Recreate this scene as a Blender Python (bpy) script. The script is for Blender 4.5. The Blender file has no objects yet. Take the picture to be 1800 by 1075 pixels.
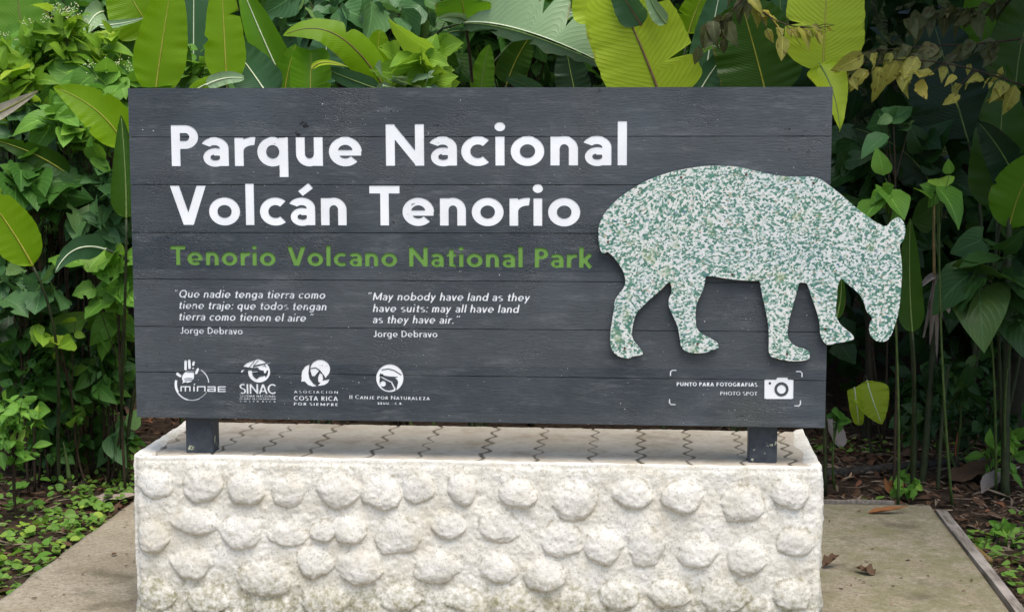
import bpy, math, random
import numpy as np
from mathutils import Vector, Matrix
C = bpy.context.scene
COL = C.collection
R = math.radians
rng = np.random.default_rng(7)
random.seed(7)

# ------------------------------------------------------------------ camera
CP = np.array([0.5814, -5.3528, 1.6987]); YAW, PITCH, F = -0.0841, -0.1143, 2768.0
fw = np.array([math.sin(YAW)*math.cos(PITCH), math.cos(YAW)*math.cos(PITCH), math.sin(PITCH)])
rt = np.array([math.cos(YAW), -math.sin(YAW), 0.0]); up = np.cross(rt, fw)
cam_d = bpy.data.cameras.new('camera'); cam = bpy.data.objects.new('camera', cam_d); COL.objects.link(cam)
cam.matrix_world = Matrix(((rt[0], up[0], -fw[0], CP[0]), (rt[1], up[1], -fw[1], CP[1]), (rt[2], up[2], -fw[2], CP[2]), (0, 0, 0, 1)))
cam_d.sensor_width = 36; cam_d.lens = F/1800*36; cam_d.clip_end = 200
C.camera = cam
# ------------------------------------------------------------------ sky, sun, exposure
SUN_EL, SUN_AZ = R(68), R(28)           # from the camera side, a little to the right
w = bpy.data.worlds.new('World'); C.world = w; w.use_nodes = True
nt = w.node_tree
sky = nt.nodes.new('ShaderNodeTexSky'); sky.sky_type = 'NISHITA'; sky.sun_disc = False
sky.sun_elevation = SUN_EL; sky.sun_rotation = R(180)-SUN_AZ
sky.air_density = 1.0; sky.dust_density = 2.5; sky.ozone_density = 1.0
bg = nt.nodes['Background']; bg.inputs[1].default_value = 0.10
nt.links.new(sky.outputs[0], bg.inputs[0])
sd = bpy.data.lights.new('sun', 'SUN'); sd.energy = 1.5; sd.angle = R(42); sd.color = (1, .97, .92)
so = bpy.data.objects.new('sun', sd); COL.objects.link(so)
sdir = Vector((math.sin(SUN_AZ)*math.cos(SUN_EL), -math.cos(SUN_AZ)*math.cos(SUN_EL), math.sin(SUN_EL)))
so.rotation_euler = sdir.to_track_quat('Z', 'Y').to_euler(); so.location = (3, -4, 8)
C.view_settings.view_transform = 'Standard'; C.view_settings.look = 'None'
C.view_settings.exposure = 1.35; C.view_settings.gamma = 1
C.cycles.max_bounces = 6; C.cycles.transparent_max_bounces = 6

# ------------------------------------------------------------------ helpers
def ray(px, py):
    return fw + rt*((px-900)/F) - up*((py-537.5)/F)
def at(px, py, Y):                       # the point at depth Y behind the board that shows at (px, py)
    d = ray(px, py); return CP + d*((Y-CP[1])/d[1])
def flat(px, py, z):                     # the point at height z
    d = ray(px, py); return CP + d*((z-CP[2])/d[2])
def ppm(Y): return F/(Y-CP[1])           # pixels per metre at depth Y

def tag(o, label=None, cat=None, group=None, kind=None):
    if label: o['label'] = label
    if cat: o['category'] = cat
    if group: o['group'] = group
    if kind: o['kind'] = kind
    return o
def empty(name, loc, label, cat, group=None):
    o = bpy.data.objects.new(name, None); COL.objects.link(o); o.location = loc; o.empty_display_size = .1
    return tag(o, label, cat, group)
def obj(name, V, Fs, m, parent=None, uv=None, smooth=True, label=None):
    """one mesh object from world-space verts; Fs = list of index arrays (or one 2-D array); uv per vertex"""
    me = bpy.data.meshes.new(name)
    V = np.asarray(V, dtype=np.float64).reshape(-1, 3)
    off = np.zeros(3)
    if parent is not None:
        p = parent
        while p is not None: off = off + np.array(p.location); p = p.parent
    else:
        off = np.array([V[:, 0].mean(), V[:, 1].mean(), V[:, 2].min()])
    blocks = Fs if isinstance(Fs, list) else [Fs]
    blocks = [np.asarray(b, dtype=np.int64) for b in blocks if len(b)]
    tot = np.concatenate([np.full(len(b), b.shape[1], dtype=np.int32) for b in blocks])
    idx = np.concatenate([b.ravel() for b in blocks]).astype(np.int32)
    me.vertices.add(len(V)); me.vertices.foreach_set('co', (V-off).astype(np.float32).ravel())
    me.loops.add(len(idx)); me.loops.foreach_set('vertex_index', idx)
    me.polygons.add(len(tot)); me.polygons.foreach_set('loop_start', np.concatenate([[0], np.cumsum(tot)[:-1]]).astype(np.int32))
    me.polygons.foreach_set('use_smooth', np.full(len(tot), smooth))
    if uv is not None:
        l = me.uv_layers.new(name='UVMap'); l.data.foreach_set('uv', np.asarray(uv, dtype=np.float32)[idx].ravel())
    me.update(calc_edges=True)
    me.materials.append(m)
    o = bpy.data.objects.new(name, me); COL.objects.link(o)
    if parent is not None: o.parent = parent
    else: o.location = off
    if label: o['label'] = label
    return o
class MB:                                # collects shapes for one mesh
    def __init__(s): s.v = []; s.f = {}; s.n = 0; s.uv = []
    def add(s, V, Fs, uv=None):
        V = np.asarray(V, float).reshape(-1, 3); Fs = np.asarray(Fs)
        s.v.append(V); s.f.setdefault(Fs.shape[1], []).append(Fs+s.n); s.n += len(V)
        s.uv.append(np.zeros((len(V), 2)) if uv is None else uv)
    def box(s, a, b):
        x0, y0, z0 = a; x1, y1, z1 = b
        s.add([(x0,y0,z0),(x1,y0,z0),(x1,y1,z0),(x0,y1,z0),(x0,y0,z1),(x1,y0,z1),(x1,y1,z1),(x0,y1,z1)],
              [(0,3,2,1),(4,5,6,7),(0,1,5,4),(1,2,6,5),(2,3,7,6),(3,0,4,7)])
    def tube(s, pts, r0, r1=None, n=6, wob=0):
        pts = np.asarray(pts, float); k = len(pts)
        rad = np.linspace(r0, r0 if r1 is None else r1, k)
        if wob: rad = rad*(1+wob*rng.normal(size=k))
        T = np.gradient(pts, axis=0); T /= np.linalg.norm(T, axis=1)[:, None]+1e-9
        a = np.cross(T, np.array([.31, .92, .2])); a /= np.linalg.norm(a, axis=1)[:, None]+1e-9; b = np.cross(T, a)
        th = np.arange(n)*2*math.pi/n
        V = pts[:, None]+rad[:, None, None]*(a[:, None]*np.cos(th)[None, :, None]+b[:, None]*np.sin(th)[None, :, None])
        i = np.arange(k-1)[:, None]*n; j = np.arange(n)[None]; j2 = (j+1) % n
        q = np.stack([i+j, i+j2, i+n+j2, i+n+j], -1).reshape(-1, 4)
        u = np.repeat(np.linspace(0, 1, k), n); vv = np.tile(np.arange(n)/n, k)
        s.add(V.reshape(-1, 3), q, np.stack([u, vv], 1))
        for e, flip in ((0, 1), (k-1, 0)):
            c = np.arange(n)+e*n; s.f.setdefault(n, []).append((c[::-1] if flip else c)[None]+s.n-k*n)
    def build(s, name, m, parent=None, smooth=True, label=None):
        return obj(name, np.concatenate(s.v), [np.concatenate(b) for b in s.f.values()], m, parent, np.concatenate(s.uv), smooth, label)
def bez(p, n=24):
    p = [np.asarray(q, float) for q in p]; t = np.linspace(0, 1, n)[:, None]
    k = len(p)-1
    return sum(math.comb(k, i)*(1-t)**(k-i)*t**i*p[i] for i in range(k+1))
def sprink(shape, seed):                 # smooth-ish noise on a grid: sum of random sines
    g = np.random.default_rng(seed); return g
def vnoise(x, y, seed=0, octaves=4, scale=1.0):
    out = np.zeros(np.broadcast(x, y).shape); amp = 1.0
    for o in range(octaves):
        g = np.random.default_rng(seed+o*17); T = g.random((256, 256))
        X = np.asarray(x)*scale; Y = np.asarray(y)*scale
        xi = np.floor(X).astype(int); yi = np.floor(Y).astype(int); fx = X-xi; fy = Y-yi
        fx = fx*fx*(3-2*fx); fy = fy*fy*(3-2*fy)
        a = T[xi % 256, yi % 256]; b = T[(xi+1) % 256, yi % 256]; c = T[xi % 256, (yi+1) % 256]; d = T[(xi+1) % 256, (yi+1) % 256]
        out += amp*((a*(1-fx)+b*fx)*(1-fy)+(c*(1-fx)+d*fx)*fy-.5); amp *= .5; scale *= 2.03
    return out

# ------------------------------------------------------------------ material toolkit
class NT:
    def __init__(s, name, rough=.6, spec=.4):
        s.m = bpy.data.materials.new(name); s.m.use_nodes = True; s.t = s.m.node_tree; s.p = s.t.nodes['Principled BSDF']
        s.out = s.t.nodes['Material Output']
        s.p.inputs['Roughness'].default_value = rough; s.p.inputs['Specular IOR Level'].default_value = spec
    def n(s, typ, ins=None, **kw):
        x = s.t.nodes.new('ShaderNode'+typ)
        for k, v in kw.items(): setattr(x, k, v)
        for k, v in (ins or {}).items(): s.set(x.inputs[k], v)
        return x
    def set(s, sock, v):
        if hasattr(v, 'is_output') : s.t.links.new(v, sock)
        elif isinstance(v, (tuple, list)) and len(v) == 3 and sock.type == 'RGBA': sock.default_value = (*v, 1)
        else: sock.default_value = v
    def coord(s, kind='Object', scale=(1, 1, 1)):
        tc = s.n('TexCoord'); mp = s.n('Mapping', {'Vector': tc.outputs[kind], 'Scale': scale}); return mp.outputs[0]
    def noise(s, vec, scale, detail=4, rough=.55, dist=0):
        return s.n('TexNoise', {'Vector': vec, 'Scale': scale, 'Detail': detail, 'Roughness': rough, 'Distortion': dist}).outputs['Fac']
    def vor(s, vec, scale, feature='F1', out='Distance'):
        return s.n('TexVoronoi', {'Vector': vec, 'Scale': scale}, feature=feature).outputs[out]
    def ramp(s, fac, a, b, ca=0.0, cb=1.0):
        return s.n('MapRange', {'Value': fac, 'From Min': a, 'From Max': b, 'To Min': ca, 'To Max': cb}).outputs[0]
    def math(s, op, a, b=0.0):
        x = s.n('Math', operation=op); s.set(x.inputs[0], a); s.set(x.inputs[1], b); return x.outputs[0]
    def mix(s, fac, a, b, blend='MIX'):
        x = s.n('Mix', data_type='RGBA', blend_type=blend); s.set(x.inputs[0], fac); s.set(x.inputs[6], a); s.set(x.inputs[7], b); return x.outputs[2]
    def bump(s, h, strength=.5, dist=.01):
        b = s.n('Bump', {'Height': h, 'Strength': strength, 'Distance': dist}); s.set(s.p.inputs['Normal'], b.outputs[0]); return b.outputs[0]
    def col(s, c): s.set(s.p.inputs['Base Color'], c)

def leafmat(name, c0, c1, trans=.35, tcol=None, freq=60, slant=.25, vein=.25, ribw=.03, ribcol=None, rough=.46, spots=.0, spotcol=(.12, .07, .02), hue=.12, edge=0.0):
    """two-sided leaf: diffuse + gloss on top, light let through"""
    t = NT(name, rough, .22)
    uv = t.n('TexCoord').outputs['UV']; sp = t.n('SeparateXYZ', {'Vector': uv})
    u, v = sp.outputs[0], sp.outputs[1]
    av = t.math('ABSOLUTE', v)
    isl = t.n('NewGeometry').outputs['Random Per Island']
    oc = t.coord('Object')
    nz = t.noise(oc, 6, 3)
    fac = t.math('ADD', t.math('MULTIPLY', t.math('POWER', isl, 1.5), .75), t.math('MULTIPLY', t.ramp(nz, .3, .7), .4))
    base = t.mix(fac, c0, c1)
    base = t.mix(t.ramp(isl, .90, .97, 0, .55), base, tuple(min(1, q*f) for q, f in zip(c1, (2.1, 1.45, 1.2))))
    nv_ = t.noise(oc, 14, 3)
    ph = t.math('MULTIPLY', t.math('ADD', t.math('SUBTRACT', u, t.math('MULTIPLY', av, slant)), t.math('MULTIPLY', nv_, 1.6/freq if freq > 30 else .02)), freq*math.pi)
    wv = t.math('SINE', ph); wv = t.math('POWER', t.math('MULTIPLY', t.math('ADD', wv, 1), .5), 3.0)
    wv = t.math('MULTIPLY', wv, t.ramp(nz, .3, .65, .35, 1))
    vn = t.math('MULTIPLY', wv, vein)
    light = tuple(min(1, q*1.6+.02) for q in c1); darkc = tuple(q*.6 for q in c0)
    colr = t.mix(vn, base, darkc if freq > 30 else light)
    if spots > 0:
        s1 = t.ramp(t.noise(oc, 38, 3), .66-.08*spots, .70-.08*spots)
        colr = t.mix(t.math('MULTIPLY', s1, min(1, spots)), colr, spotcol)
        s2 = t.ramp(t.noise(oc, 9, 3), .62, .8); colr = t.mix(t.math('MULTIPLY', s2, .5*spots), colr, spotcol)
    if edge > 0:
        e_ = t.ramp(t.math('ADD', av, t.math('MULTIPLY', t.math('SUBTRACT', t.noise(oc, 8, 4, .65), .5), .9)), 1.02, 1.12); colr = t.mix(t.math('MULTIPLY', e_, edge), colr, (.17, .11, .035))
    if ribw > 0:
        rb = t.ramp(av, ribw, ribw*.4); colr = t.mix(t.math('MULTIPLY', rb, .75), colr, ribcol or light)
    t.col(colr)
    h = t.math('ADD', t.math('MULTIPLY', wv, .5), t.math('MULTIPLY', nz, .6))
    nrm = t.bump(h, .35, .006)
    tc = t.mix(.55, colr, tcol or tuple(min(1, q*1.8) for q in c1))
    tr = t.n('BsdfTranslucent', {'Color': tc})
    mx = t.n('MixShader', {0: trans, 1: t.p.outputs[0], 2: tr.outputs[0]})
    t.t.links.new(mx.outputs[0], t.out.inputs[0])
    return t.m
def simplemat(name, c0, c1, scale=12, rough=.7, bump=.3, spec=.3, stretch=(1, 1, 1), dist=.006):
    t = NT(name, rough, spec); oc = t.coord('Object', stretch); n = t.noise(oc, scale, 5, .6)
    t.col(t.mix(t.ramp(n, .3, .7), c0, c1)); t.bump(n, bump, dist); return t.m
# ------------------------------------------------------------------ shapes cut into the board: distance fields
XH, AS, DE = .69, 1.05, -.27
def sd_seg(x, y, x0, y0, x1, y1, w):
    dx, dy = x1-x0, y1-y0; L = math.hypot(dx, dy)+1e-9; ux, uy = dx/L, dy/L
    a = (x-(x0+x1)/2)*ux+(y-(y0+y1)/2)*uy; b = -(x-(x0+x1)/2)*uy+(y-(y0+y1)/2)*ux
    qx, qy = np.abs(a)-L/2, np.abs(b)-w/2
    return np.hypot(np.maximum(qx, 0), np.maximum(qy, 0))+np.minimum(np.maximum(qx, qy), 0)
def sd_cap(x, y, x0, y0, x1, y1, w):
    dx, dy = x1-x0, y1-y0; t = np.clip(((x-x0)*dx+(y-y0)*dy)/(dx*dx+dy*dy+1e-12), 0, 1)
    return np.hypot(x-x0-t*dx, y-y0-t*dy)-w/2
def sd_ell(x, y, cx, cy, rx, ry):
    X, Y = x-cx, y-cy; k = np.hypot(X/rx, Y/ry)
    return k*(k-1)/(np.hypot(X/rx**2, Y/ry**2)+1e-9)
def sd_arc(x, y, cx, cy, rx, ry, a0, a1, w):
    d = np.abs(sd_ell(x, y, cx, cy, rx, ry))-w/2
    if a1-a0 >= 360: return d
    X, Y = x-cx, y-cy; a, b = R(a0), R(a1)
    h0 = X*math.sin(a)-Y*math.cos(a); h1 = -X*math.sin(b)+Y*math.cos(b)
    wd = np.maximum(h0, h1) if a1-a0 <= 180 else np.minimum(h0, h1)
    return np.maximum(d, wd)
def sd_poly(x, y, P):
    P = np.asarray(P, float); d = np.full(x.shape, 1e9); ins = np.zeros(x.shape, bool)
    for (ax, ay), (bx, by) in zip(P, np.roll(P, -1, 0)):
        dx, dy = bx-ax, by-ay; t = np.clip(((x-ax)*dx+(y-ay)*dy)/(dx*dx+dy*dy+1e-12), 0, 1)
        d = np.minimum(d, np.hypot(x-ax-t*dx, y-ay-t*dy))
        c = ((ay > y) != (by > y)) & (x < (bx-ax)*(y-ay)/((by-ay) if by != ay else 1e-12)+ax); ins ^= c
    return np.where(ins, -d, d)
SD = {'s': sd_seg, 'k': sd_cap, 'e': sd_ell, 'a': sd_arc, 'p': sd_poly}
def field(ops, x, y):
    f = np.full(x.shape, 1e3)
    for op in ops:
        if op[0] == '-': f = np.maximum(f, -SD[op[1]](x, y, *op[2:]))
        else: f = np.minimum(f, SD[op[0]](x, y, *op[1:]))
    return f
def glyph(c, w):
    """strokes of one letter and its width, cap height 1, stroke weight w"""
    h = w/2; X = XH; S = lambda *a: ('s', *a, w); V = .86*w
    ring = lambda ox, W, a0=0, a1=360: ('a', ox+W/2, X/2, W/2-h, X/2+.012-h, a0, a1, w)
    O = .46+1.3*w; N = .36+1.15*w; B = .42+1.3*w
    def arch(x0, W): r = min(.34, W/2+.02); return [('a', x0+W/2, X-r+.012, W/2-h, r-h, 0, 180, w), S(x0+W-h, 0, x0+W-h, X-r+.02)]
    if c == 'l': return [S(h, 0, h, AS)], w
    if c in 'ií': return [S(h, 0, h, X)]+([('e', h, .93, h*1.17, h*1.12)] if c == 'i' else [S(h-.02, .8, h+.14, 1.0)]), w
    if c == 'n': return [S(h, 0, h, X)]+arch(0, N), N
    if c == 'h': return [S(h, 0, h, AS)]+arch(0, N), N
    if c == 'm': M = N*.88; return [S(h, 0, h, X)]+arch(0, M)+arch(M-w, M), 2*M-w
    if c == 'r': W = .24+1.0*w; return [S(h, 0, h, X), ('a', W-.02, X-.34+.012, W-h-.02, .34-h, 82, 180, w)], W
    if c == 'u': r = min(.34, N/2+.02); return [S(N-h, 0, N-h, X), S(h, r-.02, h, X), ('a', N/2, r-.012, N/2-h, r-h, 180, 360, w)], N
    if c == 'o': return [ring(0, O)], O
    if c == 'c': return [ring(0, O, 48, 312)], O*.84
    if c == 'e': return [ring(0, O, 0, 318), ('s', h, X/2-.03, O-.012, X/2-.03, V*.82)], O
    if c in 'aá':
        W = .34+1.2*w; op = [S(W-h, 0, W-h, .43), ('a', .23+.25*w, .212, .23+.25*w-h*.95, .226-h*.78, 0, 360, V*.94), ('a', W*.46, .43, W*.54-h, X-.43-h+.012, 0, 158, w), ('s', .25, .205+.218-V/2, W-h, .205+.218-V/2, V)]
        if c == 'á': op.append(('s', W*.42, .80, W*.42+.24, 1.0, V))
        return op, W
    if c == 'q': return [ring(0, B), S(B-h, DE, B-h, X)], B
    if c == 'd': return [ring(0, B), S(B-h, 0, B-h, AS)], B
    if c == 'b': return [ring(0, B), S(h, 0, h, AS)], B
    if c == 'g': return [ring(0, B), S(B-h, -.02, B-h, X), ('a', B/2, -.03, B/2-h, .24-h, 200, 360, w)], B
    if c == 't': return [S(.1+h, .02, .1+h, .9), ('s', 0, X-V/2, .2+1.1*w, X-V/2, V), ('a', .27+h, .17, .17, .17-h+.01, 180, 285, w)], .22+1.1*w
    if c == 's': return [('a', .2+.5*w, .505, .16+.3*w, .185-h+.01, 40, 270, V), ('a', .2+.5*w, .19, .18+.3*w, .2-h+.01, -140, 90, V)], .4+.9*w
    if c == 'v': W = .42+1.1*w; return [('s', h*.95, X, W/2, .0, w), ('s', W-h*.95, X, W/2, 0, w)], W
    if c == 'y': W = .42+1.1*w; return [('s', h*.95, X, W/2+.01, .02, w), ('s', W-h*.95, X, W*.5-.16, DE, w)], W
    if c == 'j': return [S(h, -.1, h, X), ('a', -.1, -.1, .1+h, .17-h, 270, 360, w), ('e', h, .93, h*1.17, h*1.12)], w
    if c == 'k': W = .4+1.1*w; return [S(h, 0, h, AS), ('s', w*.6, .28, W-h*1.1, X, w), ('s', w*1.1, .42, W-h*1.1, 0, w)], W
    if c == ':': return [('e', h, .08+h*.2, h*1.15, h*1.15), ('e', h, X-.1, h*1.15, h*1.15)], w
    if c == '.': return [('e', h, .08, h*1.15, h*1.15)], w
    if c == '-': return [S(0, .36, .26, .36)], .26
    if c in '“”': return [('s', .05, .74, .11, 1.0, .09), ('s', .21, .74, .27, 1.0, .09)], .3
    # capitals
    if c == 'P': W = .42+.9*w; return [S(h, 0, h, 1), ('a', W-.29, .71, .29-h, .29-h, -90, 90, w), S(h, 1-h, W-.28, 1-h), S(h, .42+h, W-.28, .42+h)], W
    if c == 'R': W = .42+.9*w; return [S(h, 0, h, 1), ('a', W-.3, .72, .28-h, .28-h, -90, 90, w), S(h, 1-h, W-.29, 1-h), S(h, .44+h, W-.29, .44+h), S(W-.34, .5, W-h*.6, 0)], W
    if c == 'D': W = .58+.9*w; return [S(h, 0, h, 1), ('a', W-.5, .5, .5-h, .5-h, -90, 90, w), S(h, 1-h, W-.49, 1-h), S(h, h, W-.49, h)], W
    if c == 'N': W = .56+1.35*w; return [S(h, 0, h, 1), S(W-h, 0, W-h, 1), ('s', h*1.05, .93, W-h*1.05, .07, w*1.02), ('-', 's', -.5, 1.25, W+.5, 1.25, .5), ('-', 's', -.5, -.25, W+.5, -.25, .5)], W
    if c == 'M': W = .76+1.2*w; return [S(h, 0, h, 1), S(W-h, 0, W-h, 1), S(h, .95, W/2, .12), S(W-h, .95, W/2, .12)], W
    if c == 'T': W = .5+.95*w; return [S(W/2, 0, W/2, 1), S(0, 1-h, W, 1-h)], W
    if c == 'V': W = .62+1.1*w; return [('s', h*.95, 1.05, W/2, -.03, w*1.05), ('s', W-h*.95, 1.05, W/2, -.03, w*1.05), ('-', 's', -.5, 1.25, W+.5, 1.25, .5), ('-', 's', -.5, -.25, W+.5, -.25, .5)], W
    if c == 'A': W = .64+1.0*w; return [S(h, 0, W/2, .97), S(W-h, 0, W/2, .97), ('s', W*.22, .27, W*.78, .27, V)], W
    if c in 'OQ': W = .78+.7*w; return [('a', W/2, .5, W/2-h, .512-h, 0, 360, w)]+([S(W*.58, .2, W*.9, -.04)] if c == 'Q' else []), W
    if c == 'C': W = .78+.7*w; return [('a', W/2, .5, W/2-h, .512-h, 48, 312, w)], W*.86
    if c == 'G': W = .78+.7*w; return [('a', W/2, .5, W/2-h, .512-h, 48, 330, w), S(W*.55, .42, W*.96, .42), S(W*.92-h, .12, W*.92-h, .46)], W*.94
    if c == 'I': return [S(h, 0, h, 1)], w
    if c == 'J': W = .28+.8*w; return [S(W-h, .25, W-h, 1), ('a', W/2-.02, .26, W/2-h+.02, .272-h, 200, 360, w)], W
    if c == 'L': W = .36+.8*w; return [S(h, 0, h, 1), S(0, h, W, h)], W
    if c in 'EF': W = .4+.8*w; return [S(h, 0, h, 1), S(0, 1-h, W, 1-h), S(0, .5, W*.92, .5)]+([S(0, h, W, h)] if c == 'E' else []), W
    if c == 'H': W = .54+1.0*w; return [S(h, 0, h, 1), S(W-h, 0, W-h, 1), S(0, .5, W, .5)], W
    if c == 'S': W = .42+.9*w; return [('a', W/2, .735, W/2-h*.9, .276-h, 35, 270, w), ('a', W/2, .265, W/2-h*.8, .276-h+.02, -145, 90, w)], W
    if c == 'U': W = .54+1.0*w; return [S(h, .3, h, 1), S(W-h, .3, W-h, 1), ('a', W/2, .32, W/2-h, .332-h, 180, 360, w)], W
    if c == 'Z': W = .46+.9*w; return [S(0, 1-h, W, 1-h), S(0, h, W, h), S(W-h*1.1, .94, h*1.1, .06)], W
    return [], .3
ROUND = set('ocedqgbaásOQCGPD'); STRAIGHT = set('lihnmuíINHMEFLPRDTJUk')
def side(c, right, w):
    if c in 'vyVATjtr' and (c not in 'tr' or right) and not (c == 'j'): return .015
    if right and c in 'oebpcasOQCGPDSá': return .045
    if not right and c in 'oedqgcasOQCGSá': return .045
    return .085
SCALE = ppm(0)
class Line:
    """a line of writing from pixel (x0,y0) to (x1,y1) on the board, cap height in pixels"""
    def __init__(s, text, x0, y0, x1, y1, cap, w, slant=0, track=0.0, small=None):
        s.items = []; pen = 0.0; prev = None; s.w = w; s.sp = .52 if cap > 30 else .5
        for c in text:
            if c == ' ': pen += s.sp+track; prev = None; continue
            k = 1.0
            if small and c.islower(): c = c.upper(); k = small
            ops, adv = glyph(c, w/k if small else w)
            if prev is not None: pen += side(prev, True, w)+side(c, False, w)+track
            s.items.append((c, ops, pen, adv*k, k)); pen += adv*k; prev = c
        a, b = at(x0, y0, 0), at(x1, y1, 0); s.a, s.slant = a, slant
        s.len = math.hypot(b[0]-a[0], b[2]-a[2]); s.sx = s.len/pen; s.sy = cap/SCALE
        s.t = math.atan2(b[2]-a[2], b[0]-a[0])
    def paint(s, fb):
        for c, ops, pen, adv, k in s.items:
            xa = s.a[0]+(pen-.3)*s.sx*math.cos(s.t); xb = s.a[0]+(pen+adv+.4)*s.sx
            zc = s.a[2]+pen*s.sx*math.sin(s.t)
            i0, i1, j0, j1 = fb.win(xa, xb, zc-.34*s.sy, zc+1.2*s.sy)
            X, Z = fb.X[j0:j1, i0:i1], fb.Z[j0:j1, i0:i1]
            dx, dz = X-s.a[0], Z-s.a[2]
            ey = (-dx*math.sin(s.t)+dz*math.cos(s.t))/s.sy
            ex = (dx*math.cos(s.t)+dz*math.sin(s.t))/s.sx-pen-s.slant*ey*s.sy/s.sx
            f = field(ops, ex/k, ey/k)*k*min(s.sx, s.sy)
            np.minimum(fb.f[j0:j1, i0:i1], f, out=fb.f[j0:j1, i0:i1])
BX0, BX1, BZ0, BZ1 = -1.2, 1.2, .6747, 1.8245
STEP = .0012
class FB:                                # one field over the board
    nx = int(round((BX1-BX0+.012)/STEP)); nz = int(round((BZ1-BZ0+.012)/STEP))
    gx = BX0-.006+np.arange(nx+1)*STEP; gz = BZ0-.006+np.arange(nz+1)*STEP
    X, Z = np.meshgrid(gx, gz)
    def __init__(s): s.f = np.full(s.X.shape, 1.0)
    def win(s, xa, xb, za, zb):
        i = lambda v, g, n: int(np.clip((v-g[0])/STEP, 0, n))
        return i(xa, s.gx, s.nx), i(xb, s.gx, s.nx)+2, i(za, s.gz, s.nz), i(zb, s.gz, s.nz)+2
class Emblem:                            # shapes traced in a zoomed crop: origin (ox, oy), k crop pixels per photo pixel
    def __init__(s, ox, oy, k, ops): s.o = (ox, oy, k); s.ops = ops
    def paint(s, fb):
        ox, oy, k = s.o
        p0 = at(ox, oy, 0); px = at(ox+100, oy, 0); pz = at(ox, oy+100, 0)
        # board metres -> crop pixels (affine near this place)
        M = np.linalg.inv(np.array([[(px-p0)[0], (pz-p0)[0]], [(px-p0)[2], (pz-p0)[2]]])/100)
        i0, i1, j0, j1 = fb.win(p0[0]-.02, p0[0]+.62, p0[2]-.28, p0[2]+.02)
        X, Z = fb.X[j0:j1, i0:i1]-p0[0], fb.Z[j0:j1, i0:i1]-p0[2]
        cx = (M[0, 0]*X+M[0, 1]*Z)*k; cy = (M[1, 0]*X+M[1, 1]*Z)*k
        f = field(s.ops, cx, cy)/(k*SCALE)
        np.minimum(fb.f[j0:j1, i0:i1], f, out=fb.f[j0:j1, i0:i1])
def contour(Fd, gx, gz):
    """polygons filling the cells where Fd < 0, and the outline segments"""
    neg = Fd < 0
    c = [neg[:-1, :-1], neg[:-1, 1:], neg[1:, 1:], neg[1:, :-1]]
    case = c[0]*1+c[1]*2+c[2]*4+c[3]*8
    V = []; Fs = {4: [], 3: [], 5: [], 6: []}; n = 0; segs = []
    full = case == 15
    d = np.diff(np.pad(full.astype(np.int8), ((0, 0), (1, 1))), axis=1)
    j, a = np.nonzero(d == 1); _, b = np.nonzero(d == -1)
    q = np.stack([gx[a], gz[j], gx[b], gz[j], gx[b], gz[j+1], gx[a], gz[j+1]], 1).reshape(-1, 2)
    V.append(q); Fs[4].append(np.arange(len(q)).reshape(-1, 4)); n = len(q)
    off = [(0, 0), (0, 1), (1, 1), (1, 0)]
    for k in range(1, 15):
        jj, ii = np.nonzero(case == k)
        if not len(jj): continue
        P = []; E = []
        for e in range(4):
            s0, s1 = (k >> e) & 1, (k >> ((e+1) % 4)) & 1
            (y0, x0), (y1, x1) = off[e], off[(e+1) % 4]
            if s0: P.append(np.stack([gx[ii+x0], gz[jj+y0]], 1))
            if s0 != s1:
                f0, f1 = Fd[jj+y0, ii+x0], Fd[jj+y1, ii+x1]; t = np.clip(f0/(f0-f1), .001, .999)
                p = np.stack([gx[ii+x0]+(gx[ii+x1]-gx[ii+x0])*t, gz[jj+y0]+(gz[jj+y1]-gz[jj+y0])*t], 1)
                E.append((len(P), p)); P.append(p)
        m = len(P); A = np.stack(P, 1).reshape(-1, 2)
        V.append(A); Fs[m].append(np.arange(len(A)).reshape(-1, m)+n); n += len(A)
        if len(E) == 2: segs.append(np.stack([E[0][1], E[1][1]], 1))
    return np.concatenate(V), [np.concatenate(v) for v in Fs.values() if v], np.concatenate(segs)
def sheet(fd, y, thick=0):               # field -> flat mesh at depth y, with walls of the given depth
    V2, Fs, sg = contour(fd, FB.gx, FB.gz)
    V = np.stack([V2[:, 0], np.full(len(V2), y), V2[:, 1]], 1)
    if thick:
        n = len(V); a, b = sg[:, 0], sg[:, 1]; y0 = np.full(len(a), y); y1 = y0+thick
        W = np.stack([np.stack([a[:, 0], y0, a[:, 1]], 1), np.stack([b[:, 0], y0, b[:, 1]], 1), np.stack([b[:, 0], y1, b[:, 1]], 1), np.stack([a[:, 0], y1, a[:, 1]], 1)], 1).reshape(-1, 3)
        V = np.concatenate([V, W]); Fs = Fs+[np.arange(len(W)).reshape(-1, 4)+n]
    return V, Fs
def paintmat(name, c, chip=(.05, .055, .06), chips=.0, rough=.6):
    t = NT(name, rough, .3); oc = t.coord()
    n1 = t.noise(oc, 55, 5, .7); n2 = t.noise(oc, 7, 3)
    f = t.ramp(t.math('ADD', n1, t.math('MULTIPLY', n2, .5)), 1.0-.1*chips, 1.06-.1*chips)
    dirt = t.mix(t.ramp(n2, .35, .75), c, tuple(q*.86 for q in c))
    t.col(t.mix(f, dirt, chip)); t.bump(n1, .15, .002); return t.m

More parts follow.
